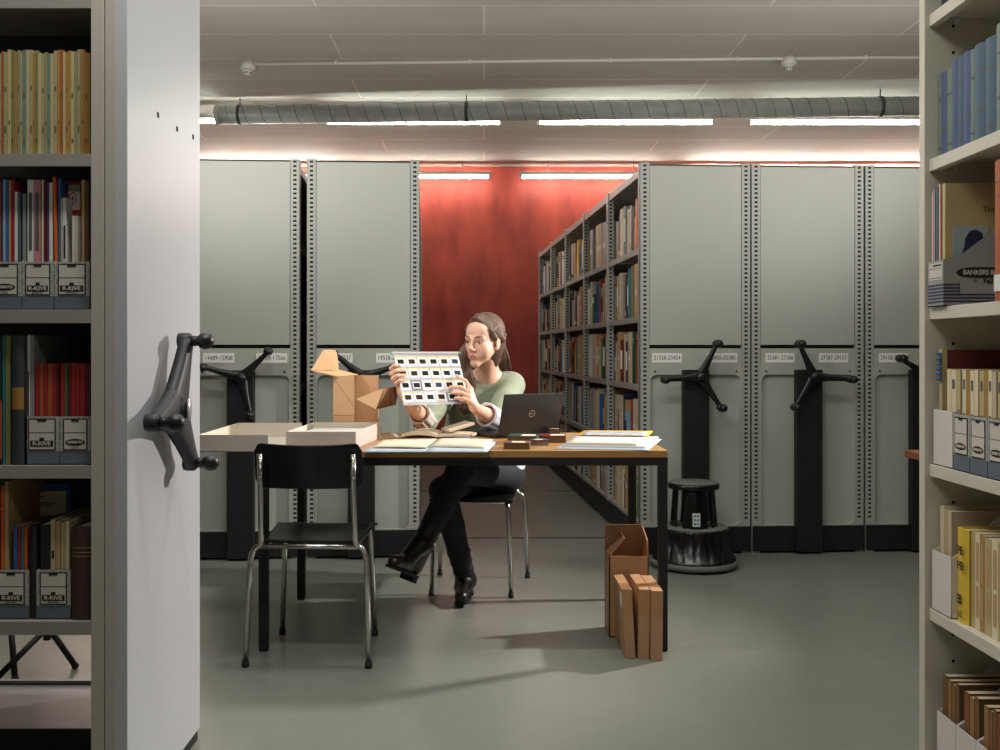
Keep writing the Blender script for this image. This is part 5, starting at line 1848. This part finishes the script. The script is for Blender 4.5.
def sdf_obj(name, fld, mats, parent=None, loc=None, pick=None, smooth_iter=1):
    Vx, Qd = fld.mesh()
    off = np.array(parent.location if parent is not None else loc)
    me = bpy.data.meshes.new(name)
    me.vertices.add(len(Vx)); me.vertices.foreach_set('co', (Vx - off).astype(np.float32).ravel())
    me.loops.add(Qd.size); me.loops.foreach_set('vertex_index', Qd.astype(np.int32).ravel())
    me.polygons.add(len(Qd))
    me.polygons.foreach_set('loop_start', np.arange(0, Qd.size, 4, dtype=np.int32))
    me.polygons.foreach_set('loop_total', np.full(len(Qd), 4, np.int32))
    me.update(calc_edges=True)
    me.validate()
    me.polygons.foreach_set('use_smooth', np.ones(len(me.polygons), bool))
    for m in (mats if isinstance(mats, (list, tuple)) else [mats]):
        me.materials.append(m)
    if pick is not None:
        cen = Vx[Qd].mean(1)
        me.polygons.foreach_set('material_index', pick(cen).astype(np.int32))
    o = bpy.data.objects.new(name, me)
    col.objects.link(o)
    if parent is not None: o.parent = parent
    else: o.location = loc
    if smooth_iter:
        md = o.modifiers.new('smooth', 'SMOOTH'); md.factor = 0.5; md.iterations = smooth_iter
    return o


def skin_material(name, c0, c1):
    m = mat(name, c0, 0.46, rgb2=c1, scale=26, bump=0.05, bscale=220)
    b = m.node_tree.nodes['Principled BSDF']
    b.inputs['Subsurface Weight'].default_value = 0.12
    b.inputs['Subsurface Radius'].default_value = (0.010, 0.004, 0.002)
    b.inputs['Subsurface Scale'].default_value = 1.0
    return m


M_skin = skin_material('skin', (230, 178, 152), (236, 190, 166))
M_lip = mat('lips', (206, 128, 122), 0.4, var=0.04)
M_hair = mat('brown_hair', (66, 47, 37), 0.45, rgb2=(122, 94, 76), scale=7, stretch=(30, 30, 4), bump=0.7, bscale=14)
M_sweater = mat('sage_sweater', (150, 157, 134), 0.85, var=0.05, scale=40, bump=0.25, bscale=500)
M_shirt = mat('white_shirt', (222, 222, 228), 0.75, var=0.03)
M_cuff = mat('cream_shirt_cuff', (222, 212, 202), 0.75, var=0.03)
M_jeans = mat('dark_denim', (34, 34, 42), 0.8, var=0.12, scale=60, bump=0.15, bscale=500)
M_boot = mat('black_leather', (24, 21, 20), 0.34, var=0.1, bump=0.15, bscale=120)

PB = Vector((0.03, 4.72, 0.0))
A3 = lambda *p: np.array(p, float)
# joints
pelvis = A3(0.031, 4.794, 0.534)
waist = A3(-0.012, 4.800, 0.684)
chest = A3(0.005, 4.761, 0.866)
shL, shR = A3(0.130, 4.745, 0.952), A3(-0.166, 4.694, 0.939)
neck0, neck1 = A3(0.019, 4.735, 0.985), A3(0.010, 4.663, 1.089)
hipL, hipR = A3(0.109, 4.784, 0.530), A3(-0.057, 4.784, 0.530)
kneeL, kneeR = A3(-0.098, 4.275, 0.613), A3(-0.178, 4.36, 0.507)
ankL, ankR = A3(*V(421, 546, 4.10)), A3(*V(466, 580, 4.52))
toeL, heelL = A3(*V(390, 567, 3.92)), A3(*V(411, 575, 4.11))
elbR, elbL = A3(*V(426, 421.5, 4.50)), A3(0.060, 4.47, 0.802)
wrR = A3(*S(0.045, 0.212, -0.045))
wrL = A3(*S(0.302, 0.272, 0.004))

# head frame: x to the picture right, y out of the face, z up
HC_ = A3(-0.002, 4.602, 1.1644)
HS = 1.03
yw, pt, rl = R(33), R(-4), R(-3)
fdir = A3(-math.sin(yw) * math.cos(pt), -math.cos(yw) * math.cos(pt), math.sin(pt))
sdir = A3(math.cos(yw), -math.sin(yw), 0)
udir = np.cross(sdir, fdir)
if udir[2] < 0: udir = -udir
sdir, udir = sdir * math.cos(rl) + udir * math.sin(rl), udir * math.cos(rl) - sdir * math.sin(rl)
HM = np.stack([sdir, fdir, udir], 1)


def Hd(x, y, z):
    return HC_ + HM @ A3(x, y, z) * HS


def head_local(c):
    return (c - HC_) @ HM / HS


# ---- body: one continuous surface
f = Field((-0.46, 3.86, 0.0), (0.32, 4.98, 1.32), 0.0043)
# torso and legs (under the clothes)
f.cap(pelvis + A3(0.05, 0, 0), pelvis - A3(0.05, 0, 0), 0.095, 0.095, 0.03)
f.cap(pelvis, waist, 0.10, 0.088, 0.03)
f.cap(waist, chest, 0.088, 0.10, 0.03)
f.cap(chest + A3(0.05, 0.01, 0), chest - A3(0.05, 0.0, 0), 0.088, 0.088, 0.03)
f.cap(shL, neck0, 0.045, 0.055, 0.04); f.cap(shR, neck0, 0.045, 0.055, 0.04)
f.cap(neck0 + A3(0, 0.0, -0.04), neck1, 0.056, 0.043, 0.03)
f.cap(neck0, Hd(0, -0.03, -0.03), 0.046, 0.046, 0.02)
for hp, kn, an in ((hipL, kneeL, ankL), (hipR, kneeR, ankR)):
    f.cap(hp, kn, 0.072, 0.050, 0.03)
    f.cap(kn, an, 0.047, 0.026, 0.02)
f.cap(ankL, ankL * .8 + heelL * .2, 0.026, 0.02, 0.015)
f.cap(ankR, ankR + A3(0, -0.05, -0.045), 0.032, 0.02, 0.015)
for sh_, el, wr in ((shL, elbL, wrL), (shR, elbR, wrR)):
    f.cap(sh_, el, 0.046, 0.036, 0.025)
    mid = el * 0.65 + wr * 0.35
    f.cap(el, mid, 0.036, 0.034, 0.015)
    f.cap(mid, wr, 0.034, 0.0225, 0.012)
# skull, face
f.ell(Hd(0, -0.018, 0.038), (0.071, 0.090, 0.078), HM, 0.0)
f.ell(Hd(0, 0.022, -0.018), (0.0575, 0.064, 0.079), HM, 0.02)
f.ell(Hd(0, 0.050, 0.040), (0.054, 0.036, 0.045), HM, 0.02)
f.cap(Hd(-0.040, 0.010, -0.044), Hd(-0.007, 0.066, -0.098), 0.017, 0.0145, 0.025)
f.cap(Hd(0.040, 0.010, -0.044), Hd(0.007, 0.066, -0.098), 0.017, 0.0145, 0.025)
f.ell(Hd(0, 0.074, -0.098), (0.0145, 0.013, 0.0135), HM, 0.014)
for s_ in (-1, 1):
    f.ell(Hd(s_ * 0.035, 0.052, -0.040), (0.024, 0.022, 0.030), HM, 0.028)
    f.cap(Hd(s_ * 0.014, 0.086, 0.015), Hd(s_ * 0.044, 0.070, 0.014), 0.009, 0.008, 0.010)
    f.ell(Hd(s_ * 0.031, 0.092, -0.003), (0.017, 0.013, 0.0105), HM, 0.010, sub=True)
f.ell(Hd(0, 0.062, -0.066), (0.030, 0.026, 0.026), HM, 0.012)
f.cap(Hd(0, 0.083, 0.012), Hd(0, 0.104, -0.028), 0.0075, 0.0088, 0.008)
f.ell(Hd(0, 0.102, -0.032), (0.0092, 0.010, 0.0085), HM, 0.006)
for s_ in (-1, 1):
    f.ell(Hd(s_ * 0.0115, 0.094, -0.037), (0.0075, 0.010, 0.0070), HM, 0.005)
    f.ell(Hd(s_ * 0.006, 0.099, -0.0445), (0.0035, 0.005, 0.003), HM, 0.003, sub=True)
    # upper and lower eyelids
    f.cap(Hd(s_ * 0.019, 0.0805, 0.0055), Hd(s_ * 0.043, 0.0725, 0.0045), 0.0050, 0.0046, 0.004)
    f.cap(Hd(s_ * 0.019, 0.0795, -0.011), Hd(s_ * 0.043, 0.0715, -0.0105), 0.0042, 0.0040, 0.004)
f.cap(Hd(-0.016, 0.0875, -0.0655), Hd(0.0, 0.0945, -0.0620), 0.0035, 0.0062, 0.005)
f.cap(Hd(0.016, 0.0875, -0.0655), Hd(0.0, 0.0945, -0.0620), 0.0035, 0.0062, 0.005)
f.cap(Hd(-0.013, 0.0875, -0.0725), Hd(0.013, 0.0875, -0.0725), 0.0052, 0.0052, 0.005)
f.ell(Hd(0, 0.093, -0.0735), (0.009, 0.0045, 0.0055), HM, 0.005)
f.cap(Hd(-0.020, 0.090, -0.0678), Hd(0.020, 0.090, -0.0678), 0.0018, 0.0018, 0.003, sub=True)
f.cap(Hd(0, 0.0985, -0.0678), Hd(0, 0.0985, -0.0678), 0.002, 0.002, 0.002, sub=True)
# ears
for s_ in (-1, 1):
    ax = HM @ A3(s_ * 0.55, -0.75, 0.15)
    f.ell(Hd(s_ * 0.071, -0.008, -0.010), (0.009, 0.016, 0.028), HM, 0.006)
    f.ell(Hd(s_ * 0.080, -0.003, -0.007), (0.006, 0.008, 0.016), HM, 0.004, sub=True)
    f.ell(Hd(s_ * 0.069, 0.000, -0.034), (0.007, 0.008, 0.009), HM, 0.006)


# ---- hands, laid out on the slide sheet (a along the top, b down, n towards the camera)
def sv(p): return A3(*S(*p))


def finger(chain, r0, r1):
    P_ = [sv(p) for p in chain]
    n = len(P_) - 1
    for i in range(n):
        ra = r0 + (r1 - r0) * i / n; rb = r0 + (r1 - r0) * (i + 1) / n
        f.cap(P_[i], P_[i + 1], ra, rb, 0.0035)


# her right hand (left in the picture): fingers come round the left edge onto the front
rf = [((0.004, 0.082, -0.034), (-0.020, 0.072, -0.006), (-0.010, 0.068, 0.0125), (0.014, 0.066, 0.0115)),
      ((0.002, 0.104, -0.034), (-0.024, 0.098, -0.006), (-0.010, 0.094, 0.0135), (0.026, 0.092, 0.0120)),
      ((0.006, 0.125, -0.034), (-0.021, 0.121, -0.006), (-0.008, 0.118, 0.0135), (0.026, 0.115, 0.0120)),
      ((0.012, 0.144, -0.033), (-0.012, 0.143, -0.006), (-0.003, 0.140, 0.0120), (0.022, 0.137, 0.0105))]
for c_, r0 in zip(rf, (0.0088, 0.0092, 0.0088, 0.0078)):
    finger(c_, r0 + 0.0006, r0 - 0.0018)
    f.cap(sv(c_[0]), wrR * 0.85 + sv(c_[0]) * 0.15, 0.0115, 0.019, 0.010)
f.cap(sv((0.02, 0.165, -0.042)), wrR, 0.020, 0.022, 0.012)
finger(((0.040, 0.165, -0.040), (0.048, 0.120, -0.026), (0.046, 0.088, -0.0125)), 0.0115, 0.0085)
# her left hand (right in the picture): back of the hand to the camera, index pointing up along the sheet
lf = [((0.292, 0.198, 0.030), (0.277, 0.160, 0.034), (0.264, 0.138, 0.022), (0.250, 0.118, 0.0105)),
      ((0.282, 0.216, 0.034), (0.249, 0.192, 0.036), (0.228, 0.181, 0.022), (0.214, 0.174, 0.0105)),
      ((0.277, 0.236, 0.033), (0.244, 0.218, 0.036), (0.226, 0.208, 0.022), (0.215, 0.202, 0.0105)),
      ((0.274, 0.254, 0.028), (0.248, 0.241, 0.031), (0.232, 0.232, 0.020), (0.223, 0.227, 0.0095))]
for c_, r0 in zip(lf, (0.0086, 0.0090, 0.0086, 0.0076)):
    finger(c_, r0 + 0.0008, r0 - 0.0018)
    f.cap(sv(c_[0]), wrL * 0.85 + sv(c_[0]) * 0.15, 0.0115, 0.0175, 0.010)
finger(((0.308, 0.262, 0.002), (0.311, 0.214, -0.012), (0.296, 0.182, -0.020), (0.278, 0.160, -0.0105)), 0.0120, 0.0085)


def skin_pick(c):
    L = head_local(c)
    u = L[:, 0] / 0.019
    v = (L[:, 2] + 0.0672) / 0.0090
    lips = (u * u + v * v < 1.0) & (L[:, 1] > 0.078)
    return lips.astype(int)


body = sdf_obj('person', f, [M_skin, M_lip], loc=PB, pick=skin_pick)
tag(body, 'woman in a sage-green sweater seated at the table, holding up the slide sheet', 'person')

# eyes and brows
M_eye = mat('eye_white', (186, 172, 164), 0.2, var=0.01)
M_iris = mat('iris_grey_brown', (46, 38, 34), 0.15)
M_brow = mat('eyebrow_brown', (104, 76, 60), 0.8)
HR = Matrix([[*HM[0]], [*HM[1]], [*HM[2]]]).to_4x4()
for s_ in (-1, 1):
    c = Hd(s_ * 0.031, 0.0688, -0.0028)
    T = Matrix.Translation(Vector(c) - PB) @ HR
    e = MB().ball((0, 0, 0), 0.0132, 14, T=T).build('eye', M_eye, body)
    gx, gz = -0.12, -0.22
    gl = Vector((gx, 1, gz)).normalized()
    T3 = T @ Matrix.Translation(gl * 0.0115) @ gl.to_track_quat('Z', 'Y').to_matrix().to_4x4()
    MB().lathe([(0.0056, 0.0), (0.0052, 0.0012), (0.003, 0.0019), (0, 0.0021)], 20, T=T3).build('iris', M_iris, e)
    pts = [Hd(s_ * 0.014, 0.0945, 0.0185), Hd(s_ * 0.026, 0.0900, 0.0225), Hd(s_ * 0.040, 0.0790, 0.0225), Hd(s_ * 0.050, 0.0690, 0.0180)]
    mb = MB().tube([Vector(p) - PB for p in pts], [0.0022, 0.0030, 0.0025, 0.0010], 8)
    mb.build('eyebrow', M_brow, body)
    pts = [Hd(s_ * 0.0195, 0.0815, -0.0005), Hd(s_ * 0.031, 0.0815, 0.0015), Hd(s_ * 0.0435, 0.0735, -0.0015)]
    MB().tube([Vector(p) - PB for p in pts], [0.0009, 0.0017, 0.0012], 6).build('eyelashes', M_ink, body)

# ---- hair: close cap swept back from the forehead, long locks over both shoulders
hf = Field((-0.20, 4.42, 0.90), (0.22, 4.86, 1.32), 0.0036)
hf.ell(Hd(0, -0.022, 0.042), (0.0795, 0.098, 0.084), HM, 0.0)
hf.ell(Hd(0, -0.050, -0.010), (0.072, 0.072, 0.085), HM, 0.02)
hf.ell(Hd(0.0, -0.070, -0.060), (0.048, 0.040, 0.075), HM, 0.02)
# open the face
hf.ell(Hd(0, 0.108, -0.034), (0.0640, 0.080, 0.108), HM, 0.004, sub=True)
hf.ell(Hd(0, 0.062, -0.085), (0.090, 0.060, 0.080), HM, 0.006, sub=True)
for s_ in (-1, 1):
    hf.ell(Hd(s_ * 0.082, 0.002, -0.020), (0.022, 0.022, 0.028), HM, 0.004, sub=True)
    # swept hair from the parting to behind the ear
    for j in range(5):
        t_ = j / 4
        hf.cap(Hd(s_ * (0.006 + 0.006 * t_), 0.062 - 0.03 * t_, 0.102 + 0.012 * t_), Hd(s_ * (0.066 + 0.004 * t_), 0.026 - 0.022 * t_, 0.046 + 0.02 * t_), 0.009, 0.010, 0.006)
        hf.cap(Hd(s_ * (0.066 + 0.004 * t_), 0.026 - 0.022 * t_, 0.046 + 0.02 * t_), Hd(s_ * 0.073, -0.036 - 0.01 * t_, 0.006), 0.011, 0.013, 0.006)
        hf.cap(Hd(s_ * 0.062, 0.040, 0.052), Hd(s_ * 0.071, 0.012, 0.012), 0.007, 0.008, 0.006)
hair = sdf_obj('hair', hf, M_hair, body, smooth_iter=1)
# locks
rng = random.Random(12)
lk = MB()


def lock(pts, r, n=9, spread=0.010, thin=0.35):
    """a bundle of fine tapering strands along a guide"""
    P_ = [Vector(p) for p in pts]
    for q in range(n):
        o = Vector((rng.gauss(0, spread), rng.gauss(0, spread), rng.gauss(0, spread * .4)))
        o2 = Vector((rng.gauss(0, spread * .8), rng.gauss(0, spread * .8), rng.gauss(0, spread)))
        pp = []
        m = len(P_)
        # Catmull-Rom
        for i in range(m - 1):
            p0, p1, p2, p3 = P_[max(0, i - 1)], P_[i], P_[i + 1], P_[min(m - 1, i + 2)]
            for t in (0, .25, .5, .75):
                v = 0.5 * ((2 * p1) + (p2 - p0) * t + (2 * p0 - 5 * p1 + 4 * p2 - p3) * t * t + (-p0 + 3 * p1 - 3 * p2 + p3) * t ** 3)
                g = (i + t) / (m - 1)
                pp.append(v + o * min(1, 0.35 + g) + o2 * g - PB)
        pp.append(P_[-1] + o + o2 - PB)
        rs = [r * (0.75 + 0.5 * math.sin(math.pi * min(1, k / len(pp) + .15))) * (1 - 0.75 * (k / (len(pp) - 1)) ** 3) for k in range(len(pp))]
        lk.tube(pp, rs, 7)


# right in the picture: behind the ear, down the back to the shoulder
for k in range(8):
    e = k / 7
    lock([Hd(0.072, -0.020 - .05 * e, 0.040 - .01 * e), V(500.5 + 3.5 * e, 345, 4.623 + .03 * e), V(501.5 + 6 * e, 357, 4.663 + .02 * e), V(503 + 7.5 * e, 368.5, 4.723)], 0.0046, 8, 0.0045)
for k in range(5):
    e = k / 4
    lock([Hd(0.060 - .012 * k, -0.070, 0.0), V(494 + 2.0 * k, 352, 4.683), V(494 + 2.4 * k, 362, 4.708), V(495 + 2.4 * k, 371, 4.748)], 0.0056, 7, 0.006)
# left in the picture: falls forward over her right shoulder, behind and below the sheet
for k in range(11):
    e = k / 10
    lock([Hd(-0.066, 0.0 - .04 * e, 0.020), V(463.5 - 1.5 * e, 350, 4.563 + .03 * e), V(460 + 5 * e, 362, 4.558 + .02 * e), V(459 + 11 * e, 374, 4.563), V(462 + 11 * e, 386, 4.573), V(460 + 11 * e, 398, 4.573), V(457 + 13 * e, 409 + 5 * math.sin(e * 3), 4.578)], 0.0056, 8, 0.006)
# fill between
for k in range(6):
    lock([Hd(-0.055 + .018 * k, -0.085, 0.0), Hd(-0.050 + .018 * k, -0.085, -0.08), A3(-0.045 + .018 * k, 4.760, 1.03), A3(-0.055 + .02 * k, 4.810, 0.96)], 0.006, 7, 0.007)
lk.build('hair_locks', M_hair, body)

# ---- sweater
g = Field((-0.36, 4.20, 0.58), (0.32, 5.00, 1.08), 0.0042)
g.cap(pelvis + A3(0.045, 0.0, 0.10), pelvis + A3(-0.045, 0.0, 0.10), 0.105, 0.105, 0.03)
g.cap(waist + A3(0.05, 0, 0), waist - A3(0.085, 0, 0), 0.106, 0.106, 0.03)
g.cap(waist - A3(0.075, 0, 0), chest - A3(0.065, 0.01, 0), 0.108, 0.110, 0.03)
g.cap(waist + A3(0.03, 0, 0), chest + A3(0.02, 0, 0), 0.110, 0.114, 0.03)
g.cap(chest + A3(0.052, 0.01, -.01), chest - A3(0.052, 0.005, .01), 0.102, 0.102, 0.03)
g.ell(chest + A3(0.045, -0.075, -0.035), (0.055, 0.045, 0.052), None, 0.03)
g.ell(chest + A3(-0.060, -0.085, -0.035), (0.055, 0.045, 0.052), None, 0.03)
g.cap(shL, neck0 + A3(0, .005, -0.012), 0.056, 0.062, 0.04); g.cap(shR, neck0 + A3(0, 0.0, -0.012), 0.056, 0.062, 0.04)
for sh_, el, wr, tt in ((shL, elbL, wrL, 0.10), (shR, elbR, wrR, 0.08)):
    g.cap(sh_, sh_ * .5 + el * .5, 0.061, 0.056, 0.03)
    g.cap(sh_ * .5 + el * .5, el, 0.056, 0.049, 0.02)
    g.cap(el, el * (1 - tt) + wr * tt, 0.049, 0.047, 0.015)
# folds on the upper arm and body
rng = random.Random(4)
for sh_, el in ((shL, elbL), (shR, elbR)):
    for q in range(4):
        t_ = 0.30 + 0.16 * q
        c = sh_ * (1 - t_) + el * t_
        g.ell(c + A3(-0.008, -0.012, 0.0), (0.061 - 0.008 * t_, 0.058 - 0.008 * t_, 0.011), None, 0.016)
for q in range(6):
    a = A3(0.10 - 0.025 * q, 4.655 + .004 * q, 0.85 - 0.03 * q)
    g.cap(a + A3(.03, .01, .03), a + A3(-.08, -.005, -.05), 0.005, 0.003, 0.010, sub=(q % 2 == 1))
# neckline
g.cap(neck0 + A3(-0.004, -0.015, 0.020), neck0 + A3(-0.010, -0.07, 0.075), 0.068, 0.092, 0.006, sub=True)
g.cap(neck0 + A3(0, 0, 0.0), neck1, 0.062, 0.066, 0.006, sub=True)
g.plane((0, 0, 0.605), (0, 0, -1))
sweater = sdf_obj('sweater', g, M_sweater, body)

# ---- rolled shirt cuffs
def cuff(el, wr, t0, t1, r, m, name, h=0.0036):
    a, b = el * (1 - t0) + wr * t0, el * (1 - t1) + wr * t1
    lo = np.minimum(a, b) - 0.08; hi = np.maximum(a, b) + 0.08
    q = Field(lo, hi, h)
    q.cap(a, b, r, r * 1.06, 0.0)
    d = (b - a) / np.linalg.norm(b - a)
    for j in range(7):
        an = j * 2 * math.pi / 7 + 0.4
        e1 = np.cross(d, A3(0, 0, 1)); e1 /= np.linalg.norm(e1); e2 = np.cross(d, e1)
        w_ = e1 * math.cos(an) + e2 * math.sin(an)
        q.cap(a + w_ * r, b + w_ * r * 1.0 + d * .004, 0.007, 0.004, 0.008, sub=(j % 2 == 0))
    q.plane(tuple(b), tuple(d)); q.plane(tuple(a), tuple(-d))
    q.cap(a + d * 0.01, b + d * 0.05, r * 0.72, r * 0.86, 0.003, sub=True)
    return sdf_obj(name, q, m, body)


cuff(elbR, wrR, 0.02, 0.46, 0.047, M_cuff, 'shirt_cuff')
cuff(elbL, wrL, 0.02, 0.52, 0.051, M_shirt, 'shirt_cuff')
# shirt tail below the sweater
q = Field((-0.13, 4.55, 0.50), (0.24, 5.00, 0.66), 0.0045)
q.cap(pelvis + A3(0.05, 0.0, 0.05), pelvis + A3(-0.05, 0.0, 0.05), 0.118, 0.118, 0.0)
q.plane((0, 0, 0.62), (0, 0, 1)); q.plane((0.10, 4.70, 0.565), (-0.35, -0.25, -1))
sdf_obj('shirt_tail', q, M_shirt, body)

# ---- jeans
j = Field((-0.40, 3.90, 0.06), (0.26, 5.00, 0.72), 0.0045)
j.cap(pelvis + A3(0.052, 0, -0.012), pelvis - A3(0.052, 0, 0.012), 0.106, 0.106, 0.0)
for hp, kn, an, cut in ((hipL, kneeL, ankL, 0.93), (hipR, kneeR, ankR, 0.9)):
    j.cap(hp, kn, 0.084, 0.060, 0.025)
    j.cap(kn, kn * .62 + an * .38, 0.058, 0.055, 0.02)
    j.cap(kn * .62 + an * .38, an, 0.055, 0.041, 0.012)
for q_ in range(6):
    t_ = 0.66 + 0.05 * q_
    c = kneeR * (1 - t_) + ankR * t_
    r_ = 0.050 - 0.008 * (t_ - .66) / .25
    j.ell(c + A3(0.004 * (-1) ** q_, 0, 0), (r_ + .003, r_ + .003, 0.009), None, 0.012)
j.cap(kneeL + A3(0.04, 0.02, 0.0), kneeR + A3(0.055, -0.05, -0.02), 0.004, 0.003, 0.01, sub=True)
j.plane((0, 0, 0.640), (0, 0, 1))
jeans = sdf_obj('jeans', j, M_jeans, body)

# ---- ankle boots
def boot(an, toe, heel, shin_dir, name='boot'):
    lo = np.minimum(np.minimum(an, toe), heel) - 0.10; hi = np.maximum(np.maximum(an, toe), heel) + 0.13
    b = Field(lo, hi, 0.0036)
    up = shin_dir / np.linalg.norm(shin_dir)
    fw = toe - heel; fw /= np.linalg.norm(fw)
    # sole normal, away from the shin
    sn = np.cross(np.cross(fw, up), fw); sn /= np.linalg.norm(sn)     # towards the ankle
    side = np.cross(fw, sn)
    b.cap(an + up * 0.075, an, 0.046, 0.045, 0.0)
    b.cap(an, heel + sn * 0.038, 0.045, 0.036, 0.012)
    b.cap(an + fw * 0.012, heel + fw * 0.10 + sn * 0.040, 0.043, 0.036, 0.015)
    L_ = np.linalg.norm(toe - heel)
    b.cap(heel + fw * 0.07 + sn * 0.036, heel + fw * (L_ - 0.026) + sn * 0.024, 0.037, 0.029, 0.015)
    b.plane(tuple(heel + sn * 0.004), tuple(-sn))
    b.cap(an + up * 0.095, an + up * 0.02, 0.040, 0.036, 0.0, sub=True)
    o = sdf_obj(name, b, M_boot, body)
    # sole and block heel
    T = Matrix(((side[0], fw[0], sn[0], heel[0] - PB[0]), (side[1], fw[1], sn[1], heel[1] - PB[1]), (side[2], fw[2], sn[2], heel[2] - PB[2]), (0, 0, 0, 1)))
    n_ = 14
    out = []
    for k in range(n_ + 1):
        a = math.pi * k / n_
        out.append((0.035 * math.cos(a), L_ - 0.035 + 0.036 * math.sin(a)))
    for k in range(n_ + 1):
        a = math.pi + math.pi * k / n_
        out.append((0.033 * math.cos(a), 0.0 + 0.034 * math.sin(a)))
    MB().prism(out, -0.004, 0.007, 0, T=T).build('sole', M_rubber, o)
    hl_ = [(0.032 * math.cos(math.pi + math.pi * k / n_), 0.033 * math.sin(math.pi + math.pi * k / n_)) for k in range(n_ + 1)] + [(0.031, 0.032), (-0.031, 0.032)]
    MB().prism(hl_, -0.026, -0.002, 0, T=T).build('heel', M_rubber, o)
    return o


boot(ankL, toeL, heelL, kneeL - ankL)
fwd = A3(-0.06, -1, 0) / np.linalg.norm(A3(-0.06, -1, 0))
heelR = A3(ankR[0], ankR[1] + 0.035, 0.030)
boot(ankR, heelR + fwd * 0.225 + A3(0, 0, -0.012), heelR, kneeR - ankR)

# lettering becomes plain mesh
dg = bpy.context.evaluated_depsgraph_get()
for o in [o for o in col.objects if o.type == 'FONT']:
    me = bpy.data.meshes.new_from_object(o.evaluated_get(dg))
    nm = o.name
    o.name = 'old'
    n = bpy.data.objects.new(nm.split('.')[0], me)
    col.objects.link(n)
    n.parent = o.parent
    n.location = o.location; n.rotation_euler = o.rotation_euler; n.scale = o.scale
    cu = o.data
    bpy.data.objects.remove(o)
    bpy.data.curves.remove(cu)
